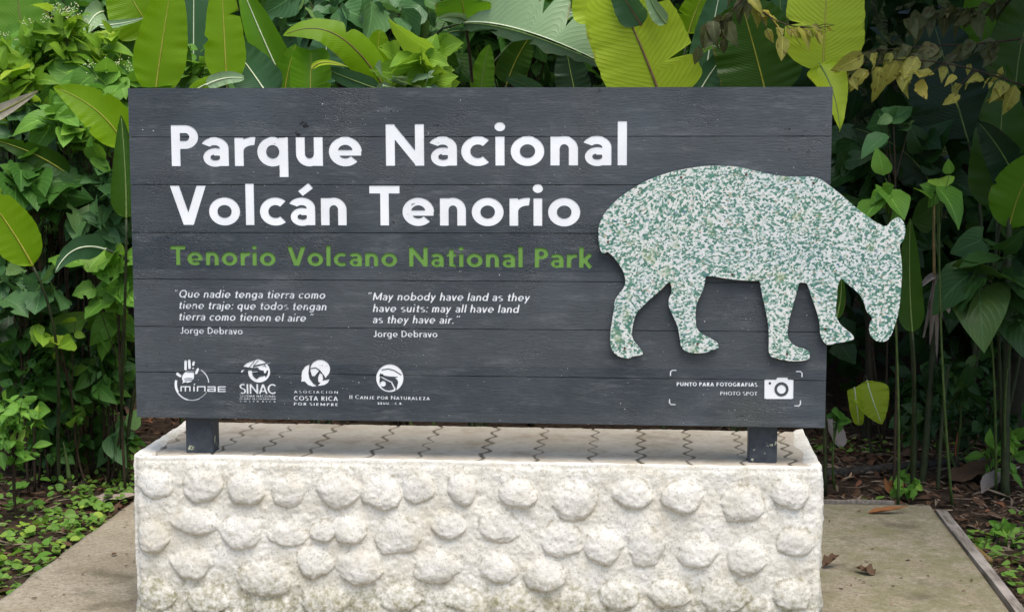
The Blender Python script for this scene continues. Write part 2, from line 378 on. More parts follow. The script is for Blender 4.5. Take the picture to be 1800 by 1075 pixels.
# ------------------------------------------------------------------ the sign
def boardmat():
    t = NT('charcoal painted boards', .52, .35); oc = t.coord(); st = t.coord('Object', (1, 1, 7))
    big = t.noise(oc, 2.3, 5, .6); fib = t.noise(st, 26, 6, .65, .3); mid = t.noise(oc, 14, 5, .65)
    c = t.mix(t.ramp(big, .35, .68), (.024, .033, .040), (.064, .075, .081))
    c = t.mix(t.ramp(fib, .35, .75, 0, .55), c, (.020, .024, .030))
    c = t.mix(t.math('MULTIPLY', t.ramp(mid, .55, .75), t.ramp(big, .5, .7)), c, (.105, .112, .12))
    c = t.mix(t.ramp(t.noise(oc, 1.7, 4, .6), .58, .72, 0, .35), c, (.075, .072, .052))
    obi = t.n('SeparateXYZ', {'Vector': oc})
    plank = t.math('FLOOR', t.math('MULTIPLY', obi.outputs[2], 6.09)); wn = t.n('TexWhiteNoise', {'W': plank}, noise_dimensions='1D').outputs[0]
    c = t.mix(t.ramp(wn, 0, 1, 0, .30), c, (.10, .105, .108))
    wear = t.math('MULTIPLY', t.ramp(t.noise(t.coord('Object', (1, 1, 5)), 5.0, 7, .75), .53, .72), t.ramp(fib, .25, .6)); c = t.mix(t.math('MULTIPLY', wear, .6), c, (.17, .178, .182))
    c = t.mix(t.ramp(t.noise(oc, 1.1, 3), .55, .75, 0, .5), c, (.10, .117, .14))
    # chalky specks and flakes
    vs = t.vor(oc, 60); sz = t.noise(oc, 9, 2); c = t.mix(t.math('MULTIPLY', t.ramp(vs, .10, .05), t.ramp(sz, .56, .62)), c, (.42, .43, .41))
    vs2 = t.vor(oc, 21); c = t.mix(t.math('MULTIPLY', t.ramp(vs2, .055, .03), t.ramp(t.noise(oc, 4, 2), .5, .56)), c, (.5, .5, .46))
    # bare dark scars where the paint has lifted
    sc = t.math('MULTIPLY', t.ramp(t.noise(oc, 30, 6, .7), .6, .66), t.ramp(t.noise(oc, 5.1, 3, .5), .60, .66))
    for px, py, rr in ((535, 222, .002), (522, 233, .002)):
        q = at(px, py, 0)-np.array([0, .03, .5423]); dd = t.n('VectorMath', operation='DISTANCE'); t.set(dd.inputs[0], oc); dd.inputs[1].default_value = tuple(q)
        sc = t.math('MAXIMUM', sc, t.ramp(t.math('ADD', dd.outputs['Value'], t.math('MULTIPLY', t.math('SUBTRACT', t.noise(oc, 34, 4, .7), .5), .13)), rr+.002, rr))
    c = t.mix(sc, c, (.010, .010, .012))
    t.col(c)
    crk = t.vor(t.n('Mapping', {'Vector': t.n('TexCoord').outputs['Object'], 'Scale': (1, 1, 1.8)}).outputs[0], 70, 'DISTANCE_TO_EDGE')
    ck = t.math('MULTIPLY', t.ramp(crk, .08, 0), t.ramp(t.noise(oc, 3.3, 3), .52, .66))
    h = t.math('ADD', t.math('MULTIPLY', fib, .7), t.math('MULTIPLY', mid, .7)); h = t.math('SUBTRACT', h, t.math('MULTIPLY', sc, .8)); h = t.math('SUBTRACT', h, ck)
    t.bump(h, .55, .004); t.set(t.p.inputs['Roughness'], t.ramp(mid, .3, .7, .42, .66)); return t.m
M_board = boardmat()
M_white = paintmat('white paint', (.86, .86, .85), chips=.35); M_worn = paintmat('worn white paint', (.8, .81, .81), chips=1.2)
M_green = paintmat('leaf green paint', (.145, .30, .055), (.06, .1, .04), .3)
sign = empty('park_sign', (0, .03, .5423), 'big dark plank sign with white park name on two short posts', 'sign')
BLOCK = {}
def block(name, mat, items, label=None):
    fb = FB()
    for it in items: it.paint(fb)
    BLOCK[name+str(len(BLOCK))] = fb.f
    V, Fs = sheet(fb.f, .003 if mat is M_green else .0014)
    obj(name, V, Fs, mat, sign, smooth=False, label=label)
block('title_lettering', M_white, [Line('Parque Nacional', 302, 292, 1102, 290.5, 73, .196), Line('Volcán Tenorio', 300, 395, 1020, 397, 70.5, .196)], 'large white heading in two lines')
block('subtitle_lettering', M_green, [Line('Tenorio Volcano National Park', 300, 465.5, 1043, 470.5, 35, .2)], 'green line of lettering')
IT = .2
block('quote_lettering', M_worn, [Line('“', 305, 522.5, 310, 522.5, 14.5, .15, IT), Line('Que nadie tenga tierra como', 314, 522.6, 571, 524.8, 14.3, .17, IT),
    Line('tiene traje: que todos tengan', 313.5, 542.4, 573, 545.2, 14.3, .17, IT), Line('tierra como tienen el aire', 313.5, 562.4, 537, 565, 14.3, .17, IT),
    Line('“', 543, 565, 549, 565, 15, .15, IT), Line('Jorge Debravo', 317, 586, 426.5, 587.3, 12.2, .16)], 'worn white Spanish verse')
block('quote_lettering', M_white, [Line('“', 645, 527.5, 651, 527.5, 15, .15, IT), Line('May nobody have land as they', 655, 527.4, 930.5, 529.2, 14.3, .17, IT),
    Line('have suits: may all have land', 655, 548, 911, 549.6, 14.3, .17, IT), Line('as they have air.', 654.5, 567.6, 797, 568.6, 14.3, .17, IT),
    Line('”', 800, 568.5, 806.5, 568.5, 15, .15, IT), Line('Jorge Debravo', 656.5, 592, 769, 592.5, 12.2, .17)], 'crisp white English verse')
block('photo_caption', M_white, [Line('PUNTO PARA FOTOGRAFIAS', 1189.5, 678, 1331.5, 679, 7.4, .25), Line('PHOTO SPOT', 1266, 694, 1331.5, 694.6, 7, .19)])
block('camera_symbol', M_white, [Emblem(1160, 630, 6.667, [('s', 1225, 355, 1562, 355, 218), ('k', 1250, 266, 1537, 266, 50), ('k', 1250, 443, 1537, 443, 50), ('p', [(1350, 262), (1372, 217), (1490, 217), (1512, 262)]),
    ('-', 'a', 1423, 355, 67, 67, 0, 360, 30), ('-', 'e', 1288, 285, 14, 14)])])
c_ = lambda x, y, dx, dy: [('k', x, y+dy*60, x, y+dy*18, 15), ('k', x+dx*18, y, x+dx*66, y, 15), ('k', x, y+dy*18, x+dx*18, y, 15)]
for q in ((125, 135, 1, 1), (1660, 148, -1, 1), (114, 535, 1, -1), (1645, 546, -1, -1)): block('corner_mark', M_white, [Emblem(1160, 630, 6.667, c_(*q))])
hand = [('k', 273, 185, 272, 285, 36), ('k', 320, 175, 325, 268, 36), ('k', 380, 195, 372, 228, 32), ('e', 372, 275, 14, 12), ('k', 435, 284, 412, 336, 34), ('k', 165, 350, 200, 374, 38),
    ('p', [(290, 308), (380, 312), (386, 360), (380, 410), (350, 450), (300, 466), (260, 460), (222, 480), (238, 450), (222, 410), (228, 370), (250, 340)]),
    ('-', 'k', 285, 322, 378, 324, 6), ('-', 'k', 255, 415, 300, 405, 6), ('-', 'k', 300, 405, 365, 408, 6), ('-', 'k', 265, 440, 320, 428, 6), ('-', 'k', 320, 428, 360, 430, 6),
    ('a', 357, 480, 222, 215, 105, 172, 22), ('a', 357, 480, 225, 215, 62, 106, 13), ('a', 357, 480, 222, 212, 28, 63, 9), ('a', 357, 480, 222, 215, -58, -4, 15), ('a', 357, 480, 214, 212, 150, 194, 34)]
t_ = lambda *a: ('s', *a, 19)
mi = [t_(213, 508, 213, 580), t_(205, 515, 335, 515), t_(270, 515, 270, 580), t_(330, 508, 330, 580), t_(384, 508, 384, 580), ('s', 380, 494, 400, 474, 16), t_(430, 508, 430, 580), t_(425, 515, 535, 515), t_(528, 508, 528, 580),
      t_(560, 517, 668, 517), t_(662, 510, 662, 584), t_(568, 574, 668, 574), t_(568, 540, 568, 580), t_(566, 546, 662, 546), t_(700, 517, 806, 517), t_(706, 510, 706, 586), t_(700, 578, 806, 578), t_(700, 548, 800, 548)]
block('hand_emblem', M_white, [Emblem(290, 610, 7.5, hand+mi)], 'white hand in a ring')
glob = [('e', 1240, 318, 145, 142), ('-', 'e', 1252, 318, 106, 104), ('p', [(1200, 270), (1250, 250), (1310, 242), (1352, 270), (1368, 300), (1340, 300), (1330, 335), (1305, 340), (1300, 305), (1262, 300), (1240, 290)]),
    ('p', [(1215, 410), (1250, 385), (1320, 370), (1330, 400), (1270, 435), (1220, 440)]), ('-', 'p', [(1040, 262), (1160, 268), (1240, 272), (1215, 300), (1090, 300), (1030, 300)]),
    ('p', [(1026, 252), (1080, 205), (1150, 178), (1228, 152), (1290, 172), (1332, 202), (1230, 225), (1172, 238), (1150, 268)]), ('-', 's', 1110, 262, 1180, 178, 7), ('-', 's', 1160, 245, 1230, 172, 6), ('-', 'k', 1172, 246, 1345, 208, 14),
    ('k', 1180, 262, 1300, 232, 14), ('k', 1300, 232, 1385, 200, 9), ('p', [(1000, 335), (1010, 298), (1052, 290), (1025, 322)]), ('k', 1100, 330, 1215, 318, 12)]
block('globe_emblem', M_white, [Emblem(290, 610, 7.5, glob), Line('SINAC', 421.3, 691.4, 485.5, 691.9, 18.4, .16, 0, -.06), Line('SISTEMA NACIONAL', 421.3, 697.6, 485, 698, 4.6, .22, 0, .03),
    Line('DE AREAS DE CONSERVACION', 421.3, 702, 485, 702.4, 3.6, .24), Line('COSTA RICA', 421.3, 706, 485, 706.6, 2.8, .3, 0, .6)], 'white globe under a wing')
birds = [('e', 405, 245, 112, 106), ('-', 'p', [(285, 330), (330, 338), (395, 262), (430, 310), (470, 352), (520, 372), (480, 460), (300, 460)]), ('-', 'k', 300, 238, 350, 228, 8), ('-', 'k', 350, 228, 395, 255, 8), ('-', 'k', 395, 255, 465, 345, 9),
    ('p', [(285, 192), (240, 210), (200, 265), (192, 330), (195, 350), (188, 386), (228, 384), (270, 425), (320, 442), (372, 436), (325, 405), (285, 350), (272, 295), (278, 240)]),
    ('p', [(303, 248), (345, 232), (375, 250), (340, 290), (318, 332), (302, 296)]), ('p', [(402, 282), (430, 310), (440, 350), (420, 400), (385, 392), (380, 340)]), ('p', [(372, 436), (430, 372), (515, 358), (490, 400), (450, 425)]), ('p', [(462, 300), (478, 318), (470, 350), (455, 330)])]
block('crescent_emblem', M_white, [Emblem(500, 610, 6.4286, birds), Line('ASOCIACION', 516.6, 690.4, 594, 691.3, 5.0, .2, 0, .25), Line('COSTA RICA', 516.4, 703.2, 594.2, 704.2, 8.6, .2, 0, .04), Line('POR SIEMPRE', 516.6, 711.8, 594.2, 713.2, 5.6, .22, 0, .16)], 'white crescent with bird shapes')
yin = [('e', 1190, 345, 153, 156), ('-', 'e', 1180, 375, 105, 108), ('p', [(1095, 268), (1130, 250), (1200, 252), (1262, 275), (1318, 318), (1290, 330), (1180, 326), (1120, 315)]), ('-', 'k', 1100, 252, 1170, 240, 8), ('-', 'k', 1170, 240, 1240, 258, 8), ('-', 'k', 1240, 258, 1318, 308, 8),
    ('e', 1115, 408, 32, 32), ('k', 1100, 335, 1150, 362, 15), ('k', 1150, 362, 1210, 390, 15), ('k', 1210, 390, 1248, 465, 17), ('p', [(1240, 335), (1330, 335), (1325, 400), (1270, 475), (1290, 410), (1275, 365)]), ('-', 'p', [(1085, 290), (1120, 322), (1090, 330), (1070, 318)]), ('-', 'k', 1258, 480, 1272, 420, 10)]
block('round_emblem', M_white, [Emblem(500, 610, 6.4286, yin), Line('II Canje por Naturaleza', 614.3, 700.6, 755.8, 702.8, 7.6, .17, 0, .02, .8), Line('EEUU. - C.R.', 664, 710.4, 708.5, 711, 4.6, .26, 0, .1)], 'white disc with a leaf and a ball')
# the board itself: seven planks with the writing cut out of its face
cut = np.minimum.reduce(list(BLOCK.values()))
gaps = [(241, 239.3), (324.5, 325), (408.3, 411), (490, 497.5), (573, 583.5), (653, 668.5)]
fd = np.maximum.reduce([BX0-FB.X, FB.X-BX1, BZ0-FB.Z, FB.Z-BZ1, -cut])
for k, (ya, yb) in enumerate(gaps):
    a, b = at(230, ya, 0), at(1458, yb, 0)
    zl = a[2]+(b[2]-a[2])*(FB.X-a[0])/(b[0]-a[0])
    hw = .0012+.0006*vnoise(FB.X[0]*0, FB.X[0], 50+k, 3, 14)[None, :]
    fd = np.maximum(fd, hw-np.abs(FB.Z-zl-.0005*vnoise(FB.X[0]*0, FB.X[0], 70+k, 3, 20)[None, :]))
V, Fs = sheet(fd, 0, .013)
mb = MB(); mb.box((BX0+.003, .012, BZ0+.003), (BX1-.003, .046, BZ1-.002))
nb = len(V); bv = np.concatenate(mb.v); V = np.concatenate([V, bv]); Fs = Fs+[mb.f[4][0]+nb]
obj('board', V, Fs, M_board, sign, smooth=False)
def postmat():
    t = NT('dark painted post', .5, .4); oc = t.coord(); n = t.noise(oc, 30, 5, .65)
    c = t.mix(t.ramp(n, .3, .7), (.020, .027, .036), (.050, .058, .070))
    sp = t.math('MULTIPLY', t.ramp(t.noise(oc, 42, 3, .5), .60, .63), t.ramp(t.noise(oc, 13, 2), .50, .56))
    c = t.mix(sp, c, (.45, .46, .30)); t.col(c); t.bump(t.math('ADD', n, sp), .4, .004); return t.m
M_post = postmat()
BH = .5423
for pxa, pxb, py in ((324, 362, 796), (1316, 1366, 811)):
    a = flat(pxa, py, BH); b = flat(pxb, py, BH)
    y0 = (a[1]+b[1])/2; mb = MB(); e = .004
    x0, x1, y1, z0, z1 = a[0], a[0]+.097, y0+.095, BH-.02, BZ0+.5
    y0 = max(y0, .0475); y1 = y0+.09
    ring_ = [(x0+e, y0), (x1-e, y0), (x1, y0+e), (x1, y1-e), (x1-e, y1), (x0+e, y1), (x0, y1-e), (x0, y0+e)]
    vv = [(x, y, z) for z in (z0, z1) for x, y in ring_]
    mb.add(vv, [(i, (i+1) % 8, 8+(i+1) % 8, 8+i) for i in range(8)]); mb.f[8] = [np.array([list(range(8))[::-1], list(range(8, 16))])]
    mb.build('post', M_post, sign, smooth=False)
# tapir silhouette: a speckled recycled sheet screwed on, standing clear of the planks
TP = [(62,370),(63,440),(75,492),(92,496),(105,486),(135,510),(165,550),(188,590),(197,632),(190,665),(158,705),(143,730),(138,780),(128,840),(120,900),(122,955),(135,985),(158,1006),(190,1015),(218,1018),(228,1008),(282,1000),(283,990),(262,960),(240,935),(228,905),(230,870),(240,820),(255,785),(280,760),(320,722),(370,680),(408,640),(418,638),(424,660),(427,690),(412,720),(410,755),(430,800),(455,855),(466,910),(470,950),(485,975),(520,990),(560,992),(600,988),(628,975),(655,970),(661,960),(655,940),(625,922),(590,905),(562,885),(548,860),(545,800),(548,750),(565,715),(585,670),(593,630),(594,608),(640,610),(700,622),(780,630),(850,632),(864,630),(872,680),(885,740),(898,800),(908,860),(910,930),(908,980),(918,1008),(945,1016),(980,1026),(1030,1032),(1075,1030),(1105,1022),(1113,1012),(1112,985),(1090,972),(1050,962),(1020,940),(1003,910),(1003,870),(1012,820),(1028,760),(1045,700),(1058,650),(1062,640),(1098,642),(1108,670),(1125,720),(1148,785),(1162,840),(1165,900),(1178,930),(1195,948),(1215,950),(1245,940),(1290,935),(1330,925),(1335,912),(1318,892),(1290,870),(1262,845),(1245,810),(1242,765),(1250,705),(1250,665),(1262,630),(1270,618),(1290,640),(1330,670),(1370,710),(1385,745),(1395,785),(1420,808),(1425,825),(1412,845),(1408,880),(1420,912),(1445,932),(1475,936),(1500,928),(1522,895),(1540,840),(1555,790),(1562,730),(1568,660),(1572,590),(1570,530),(1562,480),(1560,452),(1578,432),(1588,400),(1588,365),(1578,335),(1560,318),(1545,318),(1520,335),(1494,366),(1440,340),(1400,312),(1360,282),(1310,240),(1265,200),(1220,165),(1180,135),(1150,120),(1120,115),(1060,115),(990,114),(930,105),(870,92),(800,75),(740,64),(660,60),(580,62),(500,75),(420,92),(350,115),(290,140),(230,175),(170,215),(120,262),(90,300),(70,340)]
TY, TT = -.022, .012
def tmap(cx, cy, y): return at(1030+cx*.35351, 270+cy*.35351, y)
import mathutils.geometry as mg
pf = np.array(TP, float)                 # Chaikin-rounded outline
pf = np.stack([pf*.8+np.roll(pf, -1, 0)*.2, pf*.2+np.roll(pf, -1, 0)*.8], 1).reshape(-1, 2)
of = np.array([tmap(x, y, TY) for x, y in pf]); ob = of.copy(); ob[:, 1] += TT
tri = np.array(mg.tessellate_polygon([[Vector((p[0], p[2], 0)) for p in of]]))
n_ = len(of); i_ = np.arange(n_); j_ = (i_+1) % n_
def tapirmat():
    t = NT('green and white speckled recycled sheet', .38, .45); oc = t.coord()
    wp = t.n('TexNoise', {'Vector': oc, 'Scale': 3.0, 'Detail': 2}); 
    mv = t.n('VectorMath', operation='MULTIPLY_ADD'); t.set(mv.inputs[0], wp.outputs['Color']); mv.inputs[1].default_value = (.11, .1, .11); t.set(mv.inputs[2], oc)
    q = t.n('Mapping', {'Vector': mv.outputs[0], 'Scale': (1, 1, 1.2)}); q.inputs['Rotation'].default_value = (0, .5, 0)
    chips = t.n('TexVoronoi', {'Vector': q.outputs[0], 'Scale': 140, 'Randomness': 1.0})
    rnd = t.n('SeparateXYZ', {'Vector': chips.outputs['Color']})
    lum = t.math('ADD', t.math('MULTIPLY', rnd.outputs[0], .52), t.math('MULTIPLY', t.noise(q.outputs[0], 75, 4, .7), .75))
    cr = t.n('ValToRGB', {'Fac': lum}); e = cr.color_ramp; e.interpolation = 'LINEAR'
    e.elements[0].position = .43; e.elements[0].color = (.065, .17, .12, 1); e.elements[1].position = .80; e.elements[1].color = (.68, .67, .62, 1)
    for p, c in ((.535, (.11, .25, .185, 1)), (.60, (.27, .39, .32, 1)), (.675, (.56, .585, .53, 1))): x = e.elements.new(p); x.color = c
    tint = t.mix(t.ramp(t.noise(oc, 5, 3), .45, .7), (1, 1, 1), (.9, .93, .97))
    c = t.mix(1.0, cr.outputs[0], tint, 'MULTIPLY')
    c = t.mix(t.math('MULTIPLY', t.ramp(rnd.outputs[1], .955, .965), .6), c, (.46, .35, .24))
    c = t.mix(t.math('MULTIPLY', t.ramp(rnd.outputs[2], .985, .99), .7), c, (.08, .15, .24))
    c = t.mix(t.ramp(t.noise(oc, 11, 4), .62, .74, 0, .6), c, (.30, .36, .16))
    t.col(c); t.bump(lum, .12, .002); return t.m
M_tap = tapirmat()
tap = obj('animal_cutout', np.concatenate([of, ob]), [tri, tri[:, ::-1]+n_, np.stack([i_, j_, j_+n_, i_+n_], 1)], M_tap, sign, smooth=False, label='speckled green and white tapir silhouette')
M_rust = simplemat('rusty screw', (.05, .022, .012), (.12, .06, .03), 60, .7)
for cx, cy in ((473, 118), (797, 104), (1132, 147), (110, 438), (728, 600), (1190, 870), (555, 945), (193, 966), (1000, 995)):
    p = tmap(cx, cy, TY); mb = MB(); mb.tube([p+(0, -.0022, 0), p+(0, .021, 0)], .0042, .0042, 10); mb.build('screw', M_rust, tap, smooth=False)

# ------------------------------------------------------------------ the plinth
ST = []
for lst, ox, oy, k in (([(150,360,95,85),(395,370,110,95),(620,385,95,95),(835,400,90,90),(1085,400,110,100),(1310,410,100,95),(1500,390,90,80),(1720,390,75,85),(140,640,85,90),(365,560,120,80),(590,610,110,90),(830,620,100,70),(1010,610,70,60),(1150,600,90,85),(1390,630,125,100),(1655,575,100,75),(345,775,105,85),(710,850,140,105),(970,765,95,85),(1195,790,115,100),(1590,785,125,95),(160,940,100,90),(430,960,120,85),(1020,970,130,80),(1410,950,100,70),(1730,960,90,60),(740,1010,110,60)], 220, 720, .3444),
      ([(245,390,85,75),(525,425,105,95),(800,390,95,75),(1035,405,95,85),(1320,440,100,90),(1545,385,90,80),(155,550,100,85),(455,610,95,95),(660,640,85,95),(865,645,85,100),(1110,675,95,75),(1340,700,95,80),(1575,625,95,75),(150,750,90,75),(375,780,95,85),(30,930,60,60),(230,920,110,90),(515,920,80,70),(725,880,95,85),(965,870,95,75),(1240,890,110,85),(1560,880,95,75)], 820, 720, .3667)):
    for cx, cy, rx, ry in lst:
        p = at(ox+cx*k, oy+cy*k, -.0542); ST.append((p[0], p[2], rx*k/SCALE*1.0, ry*k/SCALE*1.0))
for q in range(9): ST.append((-1.15+q*.29+.05*rng.normal(), -.045+.02*rng.normal(), .10, .07))
PX0, PX1, PY0, PY1 = -1.2097, 1.1954, -.0542, .6248
def wall_bump(s, z, stones, seed):
    h = .008*vnoise(s, z, seed, 4, 9)+.003*vnoise(s, z, seed+5, 3, 60)+.002*vnoise(s, z, seed+8, 2, 160)
    wob = .30*vnoise(s, z, seed+3, 3, 22); hs = np.zeros_like(h)
    for i, (cx, cz, rx, rz) in enumerate(stones):
        m = (np.abs(s-cx) < rx*1.7) & (np.abs(z-cz) < rz*1.9)
        if not m.any(): continue
        u = (s[m]-cx)/(rx*1.06); v = (z[m]-cz)/(rz*1.06); a = .35*math.sin(i*7.3); u, v = u+a*v*.4, v-a*u*.4
        d = np.sqrt(u*u+v*v)*(1+wob[m]*.9)
        # round boulder face: eases out of the plaster above, ends in a sharp lip below
        e = np.clip(1-d*d, 0, 1); lift = .5+.5*np.clip(-v*1.5+.2, -1, 1)
        hh = (.0135+.010*((i*37 % 11)/11))*(e**(1.15-.66*lift))*(.62+.5*lift)
        hs[m] = np.maximum(hs[m], hh)
    return h+hs, hs
def plinthmat(name, top=False):
    t = NT(name, .85, .2); oc = t.n('NewGeometry').outputs['Position']
    n1 = t.noise(oc, 45, 6, .7); n2 = t.noise(oc, 9, 5, .6); n3 = t.noise(oc, 130, 4, .7)
    z = t.n('SeparateXYZ', {'Vector': oc}).outputs[2]
    sm = t.n('SeparateXYZ', {'Vector': t.n('TexCoord').outputs['UV']}).outputs[0]
    c = t.mix(t.ramp(n2, .35, .7), (.76, .73, .655), (.67, .62, .51))
    c = t.mix(t.math('MULTIPLY', t.ramp(sm, .3, .9), t.ramp(n2, .25, .6, .1, .55)), c, (.56, .54, .495))
    c = t.mix(t.math('MULTIPLY', t.math('MULTIPLY', t.ramp(sm, .0, .10), t.ramp(sm, .34, .14)), t.ramp(n1, .44, .62, 0, .7)), c, (.25, .215, .14))
    c = t.mix(t.ramp(n1, .52, .74, 0, .6), c, (.40, .345, .24))
    c = t.mix(t.ramp(n3, .55, .68, 0, .75), c, (.25, .225, .175)); c = t.mix(t.ramp(t.noise(oc, 5.2, 5, .7), .52, .70, 0, .45), c, (.46, .40, .28))
    low = t.math('MULTIPLY', t.ramp(t.math('SUBTRACT', z, t.math('MULTIPLY', n2, .22)), .085, -.08), t.ramp(n1, .38, .62))
    c = t.mix(t.math('MULTIPLY', low, .8), c, (.20, .185, .085))
    ed = t.math('MULTIPLY', t.ramp(t.math('ABSOLUTE', t.math('SUBTRACT', z, t.math('ADD', .490, t.math('MULTIPLY', n2, .06)))), .012, .0), t.ramp(n1, .45, .6))
    c = t.mix(t.math('MULTIPLY', ed, .55), c, (.36, .34, .26))
    sp = t.ramp(t.vor(oc, 95), .16, .08); sp = t.math('MULTIPLY', sp, t.ramp(t.noise(oc, 16, 3), .55, .65)); c = t.mix(t.math('MULTIPLY', sp, .6), c, (.16, .155, .13))
    t.col(c); t.bump(t.math('ADD', t.math('MULTIPLY', n1, .7), t.math('MULTIPLY', n3, .5)), .55, .006); return t.m
M_wall = plinthmat('lime washed cobble wall')
plinth = empty('stone_plinth', (0, .28, -.05), 'whitewashed plinth of rounded cobbles with a paved top under the sign', 'plinth')
# walls: one strip round left side, front, right side
Ls, Lf = PY1-PY0, PX1-PX0; rc = .028
s_ = np.concatenate([np.arange(-Ls, 0, .012), np.arange(0, Lf, .0048), np.arange(Lf, Lf+Ls, .012)]); z_ = np.concatenate([np.arange(-.11, .5, .0048), np.linspace(.5, BH-.012, 10)])
Sg, Zg = np.meshgrid(s_, z_)
def perim(s):
    x = np.clip(s, 0, Lf)+PX0; y = PY0+np.where(s < 0, -s, np.where(s > Lf, s-Lf, 0))
    a = np.clip((s+rc)/(2*rc), 0, 1); b = np.clip((s-Lf+rc)/(2*rc), 0, 1)
    nx = np.where(s < Lf/2, -(1-a), b); ny = np.where(s < Lf/2, -a, -(1-b)); L = np.hypot(nx, ny)+1e-9
    cut_ = .35*rc*(4*a*(1-a)+4*b*(1-b))
    return x-nx/L*cut_, y-ny/L*cut_, nx/L, ny/L
side_st = [(-.15-.17*(q % 3)+.02*rng.normal(), .40-.15*(q//3), .08, .065) for q in range(9)]
side_st = [(a, b, c, d) for a, b, c, d in side_st]+[(Lf-a, b-.03, c, d) for a, b, c, d in side_st]
allst = [(x-PX0, z, a, b) for x, z, a, b in ST]+side_st
hgt, hst = wall_bump(Sg, Zg, allst, 3)
fade = np.clip((BH-.006-Zg)/.05, 0, 1)**.6; hgt *= fade
px_, py_, nx_, ny_ = perim(Sg); lip = -.004*np.clip((Zg-(BH-.034))/.022, 0, 1)**2
Vw = np.stack([px_+nx_*(hgt+lip), py_+ny_*(hgt+lip), Zg-.75*hst*fade+.002*vnoise(Sg, Zg, 9, 2, 30)], -1).reshape(-1, 3)
def gridfaces(h, w_): i = np.arange(h-1)[:, None]*w_+np.arange(w_-1)[None]; return np.stack([i, i+1, i+w_+1, i+w_], -1).reshape(-1, 4)
# lime mortar rolled over the top edge
Sc = Sg[:12]; kk_ = np.linspace(0, 1, 12)[:, None]; inn = .012*(1-np.cos(kk_*math.pi/2))+np.clip(kk_-.45, 0, 1)/.55*(.045+.02*vnoise(Sc, Sc*0, 21, 3, 6)+.03*np.exp(-((Sc-.40)/.13)**2))
zz = BH-.012+.016*np.sin(np.clip(kk_/.45, 0, 1)*math.pi/2)-.014*np.clip((kk_-.6)/.4, 0, 1)**1.5+.007*vnoise(Sc, kk_*.4, 23, 4, 11)*np.clip(kk_*4, 0, 1)
lc = .004; pxc, pyc = px_[-1][None]-nx_[-1][None]*(inn+lc)+0*kk_, py_[-1][None]-ny_[-1][None]*(inn+lc)+0*kk_
Vc = np.stack([pxc, pyc, zz+0*pxc], -1).reshape(-1, 3); Vw = np.concatenate([Vw, Vc[Sg.shape[1]:]])
smask = np.concatenate([np.clip(hst*fade/.012, 0, 1).ravel(), np.zeros(11*Sg.shape[1])])
obj('wall', Vw, gridfaces(Sg.shape[0]+11, Sg.shape[1]), M_wall, plinth, uv=np.stack([smask, smask*0], 1))
# paved top: concrete pavers with zigzag joints, lime mortar band along the front
gx_ = np.arange(PX0+.02, PX1-.018, .0034); gy_ = np.arange(PY0+.02, PY1+.002, .005); Xg, Yg = np.meshgrid(gx_, gy_)
joints = [flat(x, y, BH)[0] for x, y in ((300, 775), (425, 760), (500, 757), (570, 768), (675, 770), (757, 770), (860, 775), (950, 780), (1042, 785), (1126, 785), (1210, 790), (1302, 790), (1383, 790))]
zig = lambda y: .012*np.clip(1.5*(np.abs(((y*7.6) % 1)*2-1)*2-1), -1, 1)+.010*vnoise(y, y*0, 4, 3, 16)
jd = np.full(Xg.shape, 1.0)
for k, xj in enumerate(joints):
    zz_ = zig(Yg[:, 0]+.013*k); sl_ = np.gradient(zz_, Yg[:, 0]); jd = np.minimum(jd, (.0012*(k % 3)+.005*np.maximum(0, vnoise(Yg, Yg*0, 200+k, 2, 12))+np.abs(Xg-xj-zz_[:, None]))/np.sqrt(1+sl_**2)[:, None])
mort = .055+.022*vnoise(Xg*1.0, Xg*0, 21, 3, 5)
mort = mort+.035*np.exp(-((Xg+.82)/.14)**2)
band = np.clip((mort-(Yg-PY0))/.012, 0, 1)
jw = np.clip(1-jd/(.0100+.004*vnoise(Xg, Yg, 31, 2, 30)), 0, 1)*(1-band)
Zt = BH-.004+.0025*vnoise(Xg, Yg, 13, 4, 12)+.0012*vnoise(Xg, Yg, 14, 2, 70)-.003*np.minimum(1, jw*2.5)
edge_ = np.minimum(np.minimum(Xg-PX0-.01, PX1-.006-Xg), Yg-PY0-.008)
def topmat():
    t = NT('worn concrete pavers', .8, .25); oc = t.n('NewGeometry').outputs['Position']
    n1 = t.noise(oc, 40, 6, .7); n2 = t.noise(oc, 7, 5, .6); n3 = t.noise(t.n('Mapping', {'Vector': oc, 'Scale': (1, 3.5, 1)}).outputs[0], 26, 5, .65)
    uv = t.n('SeparateXYZ', {'Vector': t.n('TexCoord').outputs['UV']})
    c = t.mix(t.ramp(n2, .3, .7), (.43, .37, .28), (.53, .475, .385)); c = t.mix(t.ramp(n3, .45, .75, 0, .55), c, (.25, .205, .14))
    c = t.mix(t.ramp(t.noise(oc, 3.1, 3), .5, .7, 0, .5), c, (.47, .375, .27))
    lime = t.mix(t.ramp(n1, .5, .7, 0, .6), (.64, .62, .56), (.50, .46, .37))
    c = t.mix(t.ramp(t.math('ADD', uv.outputs[0], t.math('MULTIPLY', t.math('SUBTRACT', n1, .5), .9)), .2, .55), c, lime)
    c = t.mix(t.ramp(t.math('ADD', uv.outputs[1], t.math('MULTIPLY', t.math('SUBTRACT', n1, .5), .35)), .05, .55), c, (.125, .105, .072))
    c = t.mix(t.ramp(t.noise(oc, 5.5, 6, .7), .50, .66, 0, .6), c, (.27, .215, .14)); c = t.mix(t.ramp(t.vor(oc, 55), .13, .06, 0, .7), c, (.17, .14, .10))
    t.col(c); t.bump(t.math('ADD', n1, n3), .5, .005); return t.m
obj('paving', np.stack([Xg, Yg, Zt], -1).reshape(-1, 3), gridfaces(*Xg.shape), topmat(), plinth, uv=np.stack([band.ravel(), jw.ravel()], 1))
